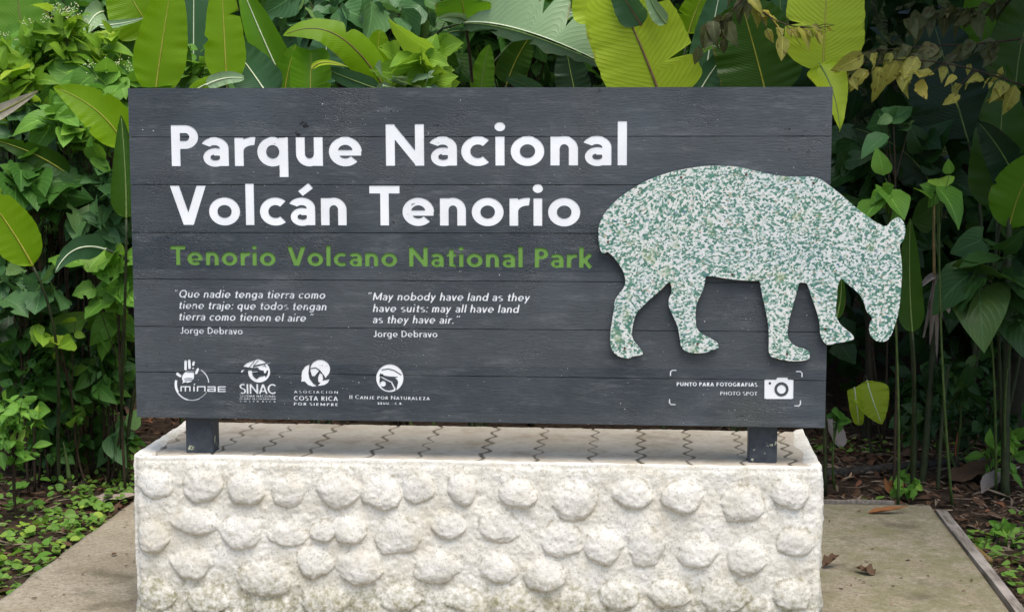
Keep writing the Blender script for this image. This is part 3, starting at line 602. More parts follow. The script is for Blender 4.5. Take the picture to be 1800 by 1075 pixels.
# ------------------------------------------------------------------ ground, path, bank
GZ = -.09                                # soil beside the slab
SX0, SX1, SYB, SZ = -1.79, 1.91, 1.93, -.05
def gh(x, y):                            # height of the soil
    r = np.clip((y-3.4)/3, 0, 1.5)
    l = np.clip((-x-1.0)/2, 0, 1)*np.clip((y-1.6)/1.6, 0, 1)
    return GZ+.05*vnoise(x, y, 40, 3, 1.7)+.018*vnoise(x, y, 44, 3, 11)+.35*r*r+.10*l
gx_ = np.concatenate([np.linspace(-60, -4, 26)[:-1], np.arange(-4, 5, .04), np.linspace(5, 60, 26)]); gy_ = np.concatenate([np.linspace(-40, -6.4, 12)[:-1], np.arange(-6.4, 7, .05), np.linspace(7, 60, 30)])
Xg, Yg = np.meshgrid(gx_, gy_)
Zg = gh(Xg, np.minimum(Yg, 9)); inside = (Xg > SX0-.02) & (Xg < SX1+.02) & (Yg < SYB+.02); Zg = np.where(inside, np.minimum(Zg, GZ-.03), np.minimum(Zg, np.where(Yg < 2.6, SZ-.012, 9)))
def soilmat():
    t = NT('forest soil', .95, .15); oc = t.n('NewGeometry').outputs['Position']
    n1 = t.noise(oc, 26, 6, .7); n2 = t.noise(oc, 5, 4); n3 = t.noise(oc, 90, 4, .7)
    c = t.mix(t.ramp(n1, .35, .7), (.022, .014, .009), (.085, .055, .034)); c = t.mix(t.ramp(n3, .58, .72, 0, .7), c, (.16, .115, .075))
    c = t.mix(t.ramp(n2, .55, .75, 0, .6), c, (.05, .045, .02)); t.col(c); t.bump(t.math('ADD', n1, n3), .8, .02); return t.m
tag(obj('ground', np.stack([Xg, Yg, Zg], -1).reshape(-1, 3), gridfaces(*Xg.shape), soilmat()), kind='structure')
def slabmat():
    t = NT('weathered concrete', .85, .2); oc = t.n('NewGeometry').outputs['Position']
    n1 = t.noise(oc, 55, 6, .72); n2 = t.noise(oc, 2.6, 5, .6); n3 = t.noise(oc, 9, 5, .65); n4 = t.noise(oc, 170, 3, .7)
    c = t.mix(t.ramp(n2, .3, .7), (.225, .18, .115), (.335, .29, .215)); c = t.mix(t.ramp(n1, .42, .66, 0, .8), c, (.135, .11, .065)); c = t.mix(t.ramp(n4, .54, .68, 0, .7), c, (.44, .39, .30))
    c = t.mix(t.ramp(n3, .50, .70, 0, .5), c, (.17, .14, .085))
    x = t.n('SeparateXYZ', {'Vector': oc})
    alg = t.math('MULTIPLY', t.ramp(x.outputs[0], .9, 1.5), t.ramp(n3, .36, .66)); c = t.mix(t.math('MULTIPLY', alg, .62), c, (.135, .14, .055))
    c = t.mix(t.ramp(t.noise(oc, 3.3, 5, .65), .55, .68, 0, .65), c, (.085, .072, .045))
    c = t.mix(t.ramp(t.vor(oc, 30), .07, .04, 0, .8), c, (.07, .06, .05))
    t.col(c); t.bump(t.math('ADD', n1, n3), .45, .006); return t.m
xs = np.arange(SX0, SX1+.001, .02); ys = np.concatenate([np.linspace(-9, -2, 60)[:-1], np.arange(-2, SYB+.001, .03)]); Xs, Ys = np.meshgrid(xs, ys)
jag = .012*vnoise(Ys, Ys*0, 90, 4, 6)
Xs = Xs+np.where(np.abs(Xs-SX0) < .011, jag, 0)-np.where((Xs < SX0+.4) & (Ys > 1.2), 0, 0)
Zs = SZ+.004*vnoise(Xs, Ys, 61, 3, 3)
sl = np.stack([Xs, Ys, Zs], -1).reshape(-1, 3); h_, w_ = Xs.shape
rim = np.concatenate([np.arange(w_)[::-1], np.arange(1, h_)*w_, (h_-1)*w_+np.arange(1, w_), (np.arange(0, h_-1)*w_+w_-1)[::-1]])
lo = sl[rim].copy(); lo[:, 2] = GZ-.08; n0 = len(sl); kk = np.arange(len(rim)-1)
tag(obj('path', np.concatenate([sl, lo]), [gridfaces(h_, w_), np.stack([rim[kk], rim[kk+1], n0+kk+1, n0+kk], 1)], slabmat()), kind='structure')
# timber form boards left along the slab
def timbermat():
    t = NT('weathered timber', .85, .2); oc = t.coord('Object', (9, 1, 9)); n = t.noise(oc, 7, 6, .65); n2 = t.noise(t.coord(), 3, 3)
    c = t.mix(t.ramp(n, .3, .7), (.085, .07, .055), (.30, .26, .215)); c = t.mix(t.ramp(n2, .5, .65, 0, .6), c, (.42, .37, .32)); t.col(c); t.bump(n, .6, .006); return t.m
M_tim = timbermat()
def board_strip(name, a, b, wd, z, label, seed):
    a, b = np.array(a, float), np.array(b, float); n = 60; t = np.linspace(0, 1, n)[:, None]; d = (b-a)/np.linalg.norm(b-a); nn = np.array([-d[1], d[0]])
    c = a+(b-a)*t+nn*(.006*vnoise(t*6, t*0, seed, 3)); mb = MB()
    top = z+.006*vnoise(t[:, 0]*5, t[:, 0]*0, seed+2, 3); wv = wd*(1+.25*vnoise(t[:, 0]*9, t[:, 0]*0, seed+4, 3))
    L, Rr = c+nn*wv[:, None]/2, c-nn*wv[:, None]/2
    V = np.concatenate([np.column_stack([L, top]), np.column_stack([Rr, top]), np.column_stack([L, top-.09]), np.column_stack([Rr, top-.09])])
    i = np.arange(n-1); q = [np.stack([i, i+1, i+n+1, i+n], 1), np.stack([i+2*n, i+2*n+1, i+1, i], 1), np.stack([i+n, i+n+1, i+3*n+1, i+3*n], 1), np.array([[0, n, 3*n, 2*n], [2*n-1, n-1, 3*n-1, 4*n-1]])]
    tag(obj(name, V, q, M_tim, smooth=False), label, 'edging board')
board_strip('edging_board', (SX1+.030, -4), (SX1+.030, SYB-.12), .044, SZ+.012, 'long weathered timber edging board down the right side of the concrete slab', 5)
board_strip('edging_board', (1.2, SYB+.022), (SX1-.16, SYB+.022), .03, SZ+.010, 'short pale timber edging board across the back of the concrete slab', 8)
# dark wooded hillside closing the view
xs = np.linspace(-40, 40, 81); ys = np.linspace(7.4, 30, 26); Xs, Ys = np.meshgrid(xs, ys)
Zs = gh(Xs, np.minimum(Ys, 9))-.15+np.clip((Ys-7.4)/1.8, 0, 1)**.8*3.6+np.clip((Ys-9), 0, 30)*.35+.5*vnoise(Xs, Ys, 77, 3, .5)*np.clip(Ys-7.4, 0, 1)
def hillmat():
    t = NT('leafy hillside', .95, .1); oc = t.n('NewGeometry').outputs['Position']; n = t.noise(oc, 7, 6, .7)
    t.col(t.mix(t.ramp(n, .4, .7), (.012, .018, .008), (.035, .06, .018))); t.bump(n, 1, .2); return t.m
tag(obj('hill', np.stack([Xs, Ys, Zs], -1).reshape(-1, 3), gridfaces(*Xs.shape), hillmat()), kind='structure')

# ------------------------------------------------------------------ leaf shapes
def unit(v): return v/(np.linalg.norm(v, axis=-1, keepdims=True)+1e-12)
def ov(u): return np.where(u < .36, np.sqrt(np.clip(1-(1-u/.36)**2, 0, 1)), np.clip(1-(np.clip(u-.36, 0, 1)/.64)**1.55, 0, 1))
PROF = {'ovate': ov, 'lance': lambda u: np.sin(math.pi*u**.85)**1.1, 'heart': lambda u: np.clip(np.sin(math.pi*np.clip(u*.93+.07, 0, 1)**.5), 0, 1)**.9,
        'round': lambda u: np.sqrt(np.clip(1-(2*u-1)**2, 0, 1)), 'lobed': lambda u: np.sin(math.pi*u**.7)**.8*(1+.16*np.sin(u*26))}
def leaves(P, D, Nn, L, ratio, prof='ovate', fold=.25, droop=.25, nu=6, nv=2, holes=0.0, wavy=.06):
    """many leaves at once: base P, direction D, upper-side normal Nn, length L, half-width/length ratio"""
    N = len(P); D = unit(D); X = unit(np.cross(D, Nn)); Z = np.cross(X, D)
    u = np.linspace(0, 1, nu+1); v = np.linspace(-1, 1, 2*nv+1)
    U, Vv = np.meshgrid(u, v, indexing='ij'); wv = PROF[prof](U)*ratio; wv[-1] = 0.004
    if prof == 'heart': U = U-.10*np.abs(Vv)*(1-U)**3*1.8
    fo = fold*(1+.5*rng.normal(size=(N, 1, 1))); dr = droop*(1+.6*rng.normal(size=(N, 1, 1))); tw = .25*rng.normal(size=(N, 1, 1)); sk = .10*rng.normal(size=(N, 1, 1))
    lx = (Vv*wv)[None]+sk*(U**2)[None]; ly = U[None]-.12*np.abs(dr)*(U**3)[None]
    ph = rng.random((N, 1, 1))*6.3
    lz = fo*(np.abs(Vv)*wv)[None]-dr*(U**2)[None]+tw*(U*Vv*wv)[None]+wavy*wv[None]*np.sin(U[None]*17+ph+2*Vv[None])*np.abs(Vv)[None]
    A = P[:, None, None]+np.asarray(L).reshape(-1, 1, 1, 1)*(lx[..., None]*X[:, None, None]+ly[..., None]*D[:, None, None]+lz[..., None]*Z[:, None, None])
    m = (nu+1)*(2*nv+1); q = gridfaces(nu+1, 2*nv+1); Fq = (q[None]+np.arange(N)[:, None, None]*m).reshape(-1, 4)
    if holes > 0: Fq = Fq[rng.random(len(Fq)) > holes]
    uv = np.tile(np.stack([U, Vv], -1).reshape(1, -1, 2), (N, 1, 1)).reshape(-1, 2)
    return A.reshape(-1, 3), Fq, uv
def leafdirs(out, N, up_=.5, face=.55, jit=.45, sag=.35):
    """outward direction and upper side of N leaves that reach for the open side (towards the path) and the sky"""
    D = unit(out+np.array([0, -.25, -sag])+jit*rng.normal(size=(N, 3)))
    Nn = unit(np.array([0, -face, up_])+.45*rng.normal(size=(N, 3)))
    return D, unit(Nn-(Nn*D).sum(1, keepdims=True)*D)

Lm = {}
Lm['bright'] = leafmat('bright young leaf', (.10, .22, .015), (.23, .38, .035), .42, (.40, .60, .03), 16, .5, .22, .05)
Lm['fresh'] = leafmat('fresh green leaf', (.05, .15, .018), (.17, .34, .045), .38, (.28, .54, .03), 14, .5, .22, .05)
Lm['mid'] = leafmat('mid green leaf', (.022, .075, .012), (.065, .165, .022), .30, (.13, .33, .015), 14, .5, .25, .05)
Lm['blue'] = leafmat('grey green leaf', (.034, .095, .032), (.095, .20, .065), .25, (.13, .32, .04), 14, .5, .25, .04, rough=.36)
Lm['pale'] = leafmat('pale mint leaf', (.14, .235, .13), (.25, .35, .20), .28, (.26, .38, .12), 14, .5, .2, .04, spots=.35, rough=.4)
Lm['dark'] = leafmat('shade darkened green leaf', (.008, .030, .006), (.026, .070, .012), .20, (.05, .15, .01), 14, .5, .2, .04, rough=.4)  # thicket gloom put into the leaf colour itself
Lm['yellow'] = leafmat('yellowing leaf', (.16, .17, .03), (.46, .42, .08), .35, (.55, .50, .07), 14, .5, .2, .05, spots=.8, spotcol=(.10, .055, .02))
Lm['olive'] = leafmat('olive spotted leaf', (.055, .065, .025), (.12, .13, .05), .3, (.2, .22, .04), 14, .5, .2, .05, spots=.9, spotcol=(.07, .045, .02))
Lm['chew'] = Lm['fresh']
M_stem = {'olive': simplemat('olive stalk', (.012, .020, .006), (.042, .050, .016), 18, .6, .3), 'green': simplemat('green stem', (.03, .06, .012), (.085, .12, .03), 20, .5, .2), 'brown': simplemat('brown stem', (.020, .013, .008), (.065, .042, .022), 25, .8, .5), 'dark': simplemat('dark stem', (.012, .012, .006), (.04, .034, .016), 25, .75, .5), 'tan': simplemat('tan stem', (.10, .06, .02), (.26, .17, .06), 30, .6, .3)}

def shrub(name, label, c, r, Y, dep, twigs, per, L, mat='mid', prof='ovate', ratio=.36, root=None, stem='brown', cat='shrub', holes=0.0, nu=8, sag=.35, up_=.5, face=.55, fold=.25, droop=.25, flowers=0, group=None, bias=0.0, stem_r=.006, jit=.45):
    """bush of twigs: crown centred at pixel c, r = pixel half-sizes, depth Y, dep metres deep; L in pixels"""
    k = ppm(Y); P0 = at(c[0], c[1], Y); sc = np.array([r[0]/k, dep, r[1]/k])
    rp = at(root[0], c[1], root[2] if len(root) > 2 else Y) if root else P0
    rz = float(gh(np.array(rp[0]), np.array(rp[1]))); base = np.array([rp[0], rp[1], rz-.02])
    t = empty(name, base, label, cat, group)
    q = unit(rng.normal(size=(twigs, 3)))*(rng.random((twigs, 1))**.40); q[:, 1] -= bias
    E = P0+q*sc; sm = MB(); PP, OO = [], []
    nm = max(1, min(3, twigs//9)); mains = []
    for g in range(nm):
        e = E[g::nm].mean(0); e = P0+(e-P0)*1.6-np.array([0, 0, .35*sc[2]])
        b = bez([base+.03*rng.normal(size=3)*(1, 1, 0), base+(e-base)*.5+.06*rng.normal(size=3), e], 14); sm.tube(b, stem_r*1.3, stem_r*.6, 5); mains.append(b)
    for g, e in enumerate(E):
        mn = mains[g % nm]; s0 = mn[int(8+5*rng.random())]
        b = bez([s0, (s0+e)/2+np.array([0, 0, .10*np.linalg.norm(e-s0)])+.02*rng.normal(size=3), e], 12); sm.tube(b, stem_r*.5, stem_r*.2, 4)
        d = unit(b[-1]-b[-4])
        for j in range(per):
            tt = 1-.42*(j/per)*rng.random(); p = b[min(11, int(tt*11))]
            a = rng.random()*6.3; o = unit(np.cross(d, unit(rng.normal(size=3))))
            PP.append(p+.3*L/k*.2*rng.normal(size=3)); OO.append(o+.55*d)
    PP, OO = np.array(PP), unit(np.array(OO)); N = len(PP)
    D, Nn = leafdirs(OO, N, up_, face, jit, sag)
    Ls = L/k*np.clip(np.exp(.38*rng.normal(size=N))*.85, .3, 1.7)
    V, Fq, uv = leaves(PP, D, Nn, Ls, ratio, prof, fold, droop, nu, 2 if nu > 4 else 1, holes)
    obj('foliage', V, Fq, Lm[mat], t, uv)
    sm.build('stems', M_stem[stem], t)
    if flowers:
        for e in E[np.argsort(-E[:, 2])][:flowers]:
            fb = MB()
            for j in range(16):
                p = e+np.array([0, -.01, .02])+.016*rng.normal(size=3); s = .0035
                fb.add(p+s*np.array([(1,0,0),(-1,0,0),(0,1,0),(0,-1,0),(0,0,1),(0,0,-1)]), [(0,2,4),(2,1,4),(1,3,4),(3,0,4),(2,0,5),(1,2,5),(3,1,5),(0,3,5)])
            fb.build('flower_cluster', M_fl, t)
    return t
def spray(name, label, path, Y, n, L, mat, ratio=.27, r=.006, cat='branch', spread=.03, stem='brown', sag=1.0, holes=0):
    k = ppm(np.mean(Y)); ys = np.linspace(Y[0], Y[1], len(path)); P = bez([at(x, y, q) for (x, y), q in zip(path, ys)], 40)
    t = empty(name, P[0], label, cat); sm = MB(); sm.tube(P, r, r*.3, 5); PP, OO = [], []
    T = unit(np.gradient(P, axis=0))
    for g in range(5):
        i = 8+6*g; e = P[i]+(T[i]*.5+np.array([0, -.3*rng.random(), .9*(rng.random()-.6)]))*(.16+.1*rng.random()); b = bez([P[i], (P[i]+e)/2+(0, 0, .02), e], 8); sm.tube(b, r*.5, r*.2, 4)
        for j in range(max(2, n//9)): PP.append(b[int(7*rng.random())]+spread*.3*rng.normal(size=3)); OO.append(unit(T[i]+.8*rng.normal(size=3)))
    for j in range(n-len(PP)):
        i = int(4+35*rng.random()); PP.append(P[i]+spread*.3*rng.normal(size=3)); OO.append(T[i]*.7+.5*rng.normal(size=3))
    PP, OO = np.array(PP), unit(np.array(OO)); D, Nn = leafdirs(OO, len(PP), .5, .6, .3, sag)
    V, Fq, uv = leaves(PP, D, Nn, L/k*np.clip(np.exp(.3*rng.normal(size=len(PP))), .4, 1.7), ratio, 'ovate', .35, .3, 7, 2, holes, .2)
    obj('foliage', V, Fq, Lm[mat], t, uv); sm.build('stems', M_stem[stem], t)
M_fl = simplemat('cream flowers', (.55, .55, .30), (.70, .70, .45), 30, .7, .1)
# ------------------------------------------------------------------ broad leaved plants
def bm(name, c0, c1, trans, tcol, ribcol, rough=.36, freq=64, vein=.30, spots=0.0): return leafmat(name, c0, c1, trans, tcol, freq, .22, vein, .028, ribcol, rough, spots, (.20, .14, .04), edge=.75)
B = {}
B['lit'] = bm('broad leaf lit through', (.135, .28, .004), (.24, .40, .008), .55, (.56, .80, .01), (.34, .36, .06))  # glow of light coming through is brightened into the colour
B['green'] = bm('broad green leaf', (.075, .20, .010), (.14, .29, .018), .45, (.28, .58, .015), (.28, .33, .08))
B['lime'] = bm('broad lime leaf', (.38, .54, .02), (.52, .64, .05), .50, (.80, .92, .06), (.42, .42, .12), vein=.4, freq=50)
B['teal'] = bm('broad blue green leaf', (.038, .105, .045), (.070, .150, .065), .30, (.10, .24, .05), (.55, .60, .38))
B['mint'] = bm('broad pale green leaf', (.20, .315, .15), (.28, .385, .20), .25, (.26, .40, .12), (.5, .55, .35), rough=.34, freq=52, vein=.14)
B['deep'] = bm('broad deep green leaf', (.022, .068, .006), (.05, .115, .010), .38, (.10, .22, .006), (.20, .20, .05))
B['shade'] = bm('broad shaded leaf', (.010, .028, .012), (.022, .050, .020), .25, (.03, .075, .02), (.06, .10, .035))  # shaded counterpart of the broad leaves, the shade put into the colour
B['pink'] = bm('broad bleached leaf', (.42, .40, .26), (.55, .44, .36), .3, (.5, .45, .3), (.45, .40, .25), spots=.5)
M_rib = {'yellow': simplemat('yellow midrib', (.20, .21, .015), (.30, .30, .04), 30, .45, .1), 'white': simplemat('pale midrib', (.52, .57, .36), (.64, .68, .48), 30, .45, .1), 'red': simplemat('red brown midrib', (.09, .05, .025), (.18, .11, .05), 30, .5, .1),
         'green': simplemat('green midrib', (.09, .15, .03), (.16, .22, .06), 30, .5, .1)}
def bprof(u, base=.14, tip=2.6, sharp=.8):
    q = 1-np.clip(u/(base*1.5), 0, 1); return np.sqrt(np.clip(1-q*q, 0, 1))*np.clip(1-u**tip, 0, 1)**sharp
def bleaf(parent, px, Ys, hw, mat, rib='yellow', roll=0.0, cup=.25, curl=0.0, base=.16, tip=2.6, sharp=.8, tears=(), cut=None, lopside=1.0, nu=44, nv=7, ripple=.09, ribr=.0075, stem_to=None, stem_r=.011, stem=True, label=None, stemc='olive', side=None, wild=True):
    """leaf whose midrib runs through pixels px at depths Ys; hw = half width in pixels; roll turns it about the midrib"""
    k = ppm(np.mean(Ys)); ctrl = [at(x, y, Y) for (x, y), Y in zip(px, Ys)]; sp = bez(ctrl, nu+1); W = hw/k
    T = unit(np.gradient(sp, axis=0)); face = unit(CP-sp.mean(0)); lat = unit(np.cross(T, face)); nor = np.cross(lat, T)
    rr = roll if np.ndim(roll) == 0 else np.interp(np.linspace(0, 1, nu+1), np.linspace(0, 1, len(roll)), roll)
    rr = np.broadcast_to(rr, nu+1)[:, None]; lat, nor = lat*np.cos(rr)+nor*np.sin(rr), nor*np.cos(rr)-lat*np.sin(rr)
    u = np.linspace(0, 1, nu+1); v = np.linspace(-1, 1, 2*nv+1); wv = bprof(u, base, tip, sharp)
    if cut: wv = np.where(u > cut, 0, wv)
    WL, WR = wv.copy()*W*lopside, wv.copy()*W*(2-lopside)
    for (u0, sd, dp) in tears:
        g = 1-dp*np.exp(-((u-u0)/.022)**2)
        if sd < 0: WL = WL*g
        else: WR = WR*g
    for sdx in (-1, 1):
        g = 1-.05*np.abs(vnoise(u*16, u*0+sdx*3, int(abs(px[0][0]))+7, 3)); 
        if rng.random() < .45 and hw > 25 and wild: g = g*(1-(.25+.4*rng.random())*np.exp(-((u-rng.uniform(.3, .85))/.012)**2))
        if sdx < 0: WL = WL*g
        else: WR = WR*g
    Wd = np.where(v[None] < 0, WL[:, None], WR[:, None])
    a = v[None]*Wd; seed = int(abs(px[0][0])*7+abs(px[0][1])) % 900
    s = np.abs(v)[None]
    z = cup*s**1.0*np.abs(a)+curl*W*s**2.5*np.ones_like(a)+ripple*W*s**1.3*(vnoise(u[:, None]*7+0*v[None], np.sign(v)[None]*3+0*u[:, None], seed, 3)+.22*np.sin(u[:, None]*70+seed)*.4)*1.6
    a = a*np.cos(np.minimum(np.abs(cup*.7)+np.abs(curl)*s*.6, 1.2))
    V = sp[:, None]+a[..., None]*lat[:, None]+z[..., None]*nor[:, None]
    V = V-.0*T[:, None]+(-(np.abs(v)[None]**2)*W*.10*np.ones((nu+1, 1)))[..., None]*T[:, None]*-1
    Fq = gridfaces(nu+1, 2*nv+1)
    if side: keep = (Fq % (2*nv+1) < nv)[:, 0] if side < 0 else (Fq % (2*nv+1) >= nv)[:, 0]; Fq = Fq[keep]
    if cut: Fq = Fq[(Fq // (2*nv+1)).max(1) <= int(cut*nu)]
    uv = np.stack(np.broadcast_arrays(u[:, None], v[None]), -1).reshape(-1, 2)
    lf = obj('leaf', V.reshape(-1, 3), Fq, B[mat], parent, uv, label=label)
    mb = MB(); e = nu if not cut else int(cut*nu); mb.tube(sp[:e]+nor[:e]*.001, ribr*.62*k/380, ribr*.16*k/380, 6); mb.build('midrib', M_rib[rib], lf)
    if stem:
        b = np.array(parent.location) if stem_to is None else stem_to
        g = bez([sp[0], sp[0]-T[0]*.35*max(.3, np.linalg.norm(sp[0]-b)), b+np.array([0, 0, .25*np.linalg.norm(sp[0]-b)]), b+.03*rng.normal(size=3)*(1, 1, 0)], 18)
        mb = MB(); mb.tube(g, stem_r*.5, stem_r, 7, .05); mb.build('stalk', M_stem[stemc], parent)
    return lf
def bplant(px, Y, label, name='broadleaf_plant', cat='plant', group=None):
    p = at(px, 700, Y); z = float(gh(np.array(p[0]), np.array(p[1])))
    return empty(name, (p[0], p[1], z), label, cat, group)
# far left, behind the bushes
t = bplant(40, 3.3, 'broadleaf plant in the top left corner with one huge pale streaked leaf')
bleaf(t, [(48, 150), (40, 60), (22, -70)], [3.2, 3.2, 3.3], 62, 'green', 'red', cup=.1, tears=((.4, 1, .5),))
t = bplant(190, 2.95, 'broadleaf plant at the upper left with an olive leaf and a pale folded tip')
bleaf(t, [(203, 165), (210, 100), (222, 30)], [2.9, 2.8, 2.9], 50, 'deep', 'yellow', cup=.2, sharp=.6, tip=4)
bleaf(t, [(270, 55), (235, 15), (212, -50)], [2.9, 2.8, 2.9], 60, 'lit', 'yellow', cup=.15)
bleaf(t, [(182, 20), (158, 24), (148, 66)], [2.85, 2.75, 2.7], 25, 'mint', 'white', cup=.3, stem=False, tip=1.6)
bleaf(t, [(175, 45), (215, 45), (258, 30)], [2.7, 2.65, 2.6], 9, 'mint', 'white', roll=.5, cup=.3, stem=False, tip=1.6)
# main clump over the sign's left half
t = bplant(330, 2.5, "tall broadleaf plant over the sign's left end with two upright glossy leaves")
bleaf(t, [(272, 172), (284, 70), (306, -50)], [2.25, 2.25, 2.3], 50, 'lit', 'yellow', cup=.16, ribr=.009, base=.25)
bleaf(t, [(399, 152), (394, 60), (388, -60)], [2.3, 2.3, 2.35], 38, 'lit', 'yellow', cup=.16, ribr=.009, base=.2)
bleaf(t, [(340, 210), (340, 70), (341, -90)], [2.8, 2.8, 2.8], 40, 'teal', 'white', cup=.15, ribr=.010)
bleaf(t, [(505, 160), (462, 70), (422, -30)], [2.55, 2.5, 2.5], 34, 'green', 'white', cup=.35, ribr=.009)
bleaf(t, [(478, 178), (440, 120), (402, 72)], [2.4, 2.4, 2.45], 44, 'teal', 'white', cup=.2, ribr=.009)
bleaf(t, [(330, 172), (355, 140), (428, 134)], [2.15, 2.1, 2.1], 17, 'lit', 'white', roll=.35, cup=-.3, stem=False)
bleaf(t, [(362, 150), (395, 132), (428, 138)], [2.05, 2.05, 2.05], 13, 'mint', 'white', roll=.2, cup=.2, stem=False, sharp=.4)
bleaf(t, [(310, 150), (322, 110), (328, 80)], [2.5, 2.5, 2.5], 20, 'deep', 'green', cup=.2)
# left of the sign
t = bplant(205, 2.05, "broadleaf plant against the sign's left end, a bright leaf arching left", )
bleaf(t, [(222, 262), (185, 185), (98, 155)], [1.55, 1.5, 1.45], 46, 'lit', 'yellow', roll=-.2, cup=.2, base=.3, tip=2.2)
bleaf(t, [(222, 385), (222, 300), (213, 205)], [1.35, 1.35, 1.4], 31, 'deep', 'green', cup=.5, tip=1.7)
t = bplant(85, 1.9, 'broadleaf plant at the left edge with one wide glossy lime green leaf')
bleaf(t, [(58, 468), (20, 395), (-50, 310)], [1.5, 1.45, 1.4], 47, 'lit', 'yellow', cup=.12, base=.3, ribr=.009)
t = bplant(150, 2.4, 'dark broadleaf plant whose long pointed leaf reaches left among the vines')
bleaf(t, [(122, 308), (60, 262), (-12, 246)], [1.9, 1.85, 1.8], 27, 'deep', 'yellow', roll=.2, cup=.2, tip=1.6)
bleaf(t, [(186, 438), (125, 418), (97, 478)], [1.7, 1.6, 1.5], 26, 'teal', 'white', roll=.3, cup=.1, tip=1.8, ribr=.008)
t = bplant(-40, 2.0, 'broadleaf plant off the left edge with a bleached pinkish leaf tip')
bleaf(t, [(-40, 215), (20, 190), (66, 160)], [1.7, 1.65, 1.6], 17, 'pink', 'yellow', roll=.3, cup=.2, tip=1.5)
# over the middle of the sign
t = bplant(560, 2.6, "broadleaf plant above the sign heading with a yellow green arching leaf")
bleaf(t, [(545, 180), (546, 140), (547, 92)], [2.15, 2.15, 2.2], 42, 'green', 'yellow', cup=.75, base=.2, sharp=.25, tip=5)
bleaf(t, [(548, 122), (560, 100), (612, 118)], [2.1, 2.1, 2.1], 6, 'yellow' if False else 'lime', 'yellow', roll=.4, stem=False)
bleaf(t, [(682, 165), (632, 78), (575, 25), (500, 62)], [2.3, 2.2, 2.15, 2.1], 33, 'lit', 'red', roll=(0, -.3, -.7, -.4), cup=-.12, tip=3.5, base=.25, tears=((.48, 1, .6),), ribr=.008)
bleaf(t, [(668, 150), (660, 95), (668, 55)], [2.35, 2.3, 2.3], 26, 'lit', 'yellow', cup=.2, stem=False, sharp=.5)
bleaf(t, [(568, 150), (572, 90), (578, 50)], [2.6, 2.6, 2.6], 36, 'teal', 'white', cup=.1)
bleaf(t, [(668, 158), (620, 142), (575, 122)], [2.2, 2.2, 2.2], 19, 'teal', 'green', roll=.3, cup=.1, sharp=.5)
bleaf(t, [(500, 165), (505, 120), (520, 80)], [2.5, 2.5, 2.5], 28, 'green', 'yellow', cup=.3)
t = bplant(840, 2.7, "tall broadleaf plant behind the sign centre with a long pale drooping leaf")
bleaf(t, [(818, 38), (812, 0), (800, -70)], [2.5, 2.4, 2.4], 52, 'green', 'yellow', cup=.25, base=.2, stemc='brown', stem_r=.014)
bleaf(t, [(815, 40), (880, 32), (980, 70), (1062, 112)], [2.5, 2.4, 2.3, 2.25], 62, 'mint', 'white', roll=(.15, .25, .1), cup=-.05, lopside=1.5, tip=3.5, tears=((.50, -1, .55), (.66, -1, .6)), side=-1, base=.25, ripple=.16)  # upper half, sky reflection put into its pale colour
bleaf(t, [(815, 42), (880, 38), (980, 76), (1062, 116)], [2.5, 2.4, 2.3, 2.25], 60, 'shade', 'green', roll=1.2, cup=.2, lopside=.6, tip=3.5, tears=((.30, 1, .6), (.55, 1, .7)), side=1, base=.25, ripple=.2, stem=False)  # hanging half of the same leaf, its shadow put into the colour
bleaf(t, [(820, 36), (800, 26), (770, 32)], [2.45, 2.4, 2.35], 11, 'mint', 'green', roll=.4, stem=False)
bleaf(t, [(818, 56), (800, 50), (778, 62)], [2.45, 2.4, 2.35], 10, 'teal', 'green', roll=.4, stem=False)
bleaf(t, [(890, 150), (905, 100), (935, 60)], [2.6, 2.6, 2.6], 30, 'deep', 'yellow', cup=.15)
bleaf(t, [(845, 170), (848, 120), (860, 80)], [2.7, 2.7, 2.7], 22, 'green', 'green', cup=.15)
bleaf(t, [(955, 170), (925, 145), (890, 138)], [2.5, 2.5, 2.5], 18, 'teal', 'green', roll=.3)
bleaf(t, [(1015, 180), (1000, 120), (995, 80)], [2.7, 2.7, 2.7], 32, 'shade', 'green', cup=.1)
bleaf(t, [(935, 50), (975, 26), (1030, 18)], [2.9, 2.9, 2.9], 13, 'mint', 'white', roll=.3)
t = bplant(1165, 2.35, "broadleaf plant above the sign with a huge torn lime leaf on a reddish midrib")
bleaf(t, [(1168, 190), (1130, 80), (1075, -30)], [2.05, 2.0, 2.0], 84, 'lime', 'red', cup=.06, base=.1, tip=5, sharp=.45, tears=((.30, 1, .62),), ribr=.013, stemc='brown', ripple=.04)
bleaf(t, [(1128, 45), (1105, 10), (1075, -40)], [1.97, 1.95, 1.95], 30, 'teal', 'red', roll=.5, cup=.3, stem=False, ribr=.008)
bleaf(t, [(1050, 40), (1030, 5), (1040, -60)], [2.1, 2.1, 2.1], 36, 'lime', 'yellow', cup=.1)
bleaf(t, [(1172, 42), (1150, 20), (1135, -20)], [1.95, 1.95, 1.95], 15, 'mint', 'green', roll=.3, stem=False)
t = bplant(1300, 2.7, "broadleaf plant above the silhouette with a wide dark leaf beside narrow ones")
bleaf(t, [(1236, 180), (1245, 70), (1272, -40)], [2.6, 2.6, 2.6], 36, 'teal', 'white', cup=.15, ribr=.009, ripple=.1)
bleaf(t, [(1222, 175), (1248, 125), (1290, 75)], [2.45, 2.45, 2.45], 22, 'teal', 'white', cup=.3)
bleaf(t, [(1350, 180), (1328, 90), (1305, 12)], [2.35, 2.35, 2.35], 72, 'deep', 'yellow', cup=.1, sharp=.4, tip=5, base=.16, ribr=.008)
bleaf(t, [(1210, 60), (1220, 20), (1245, -30)], [2.8, 2.8, 2.8], 30, 'lit', 'yellow', cup=.15)
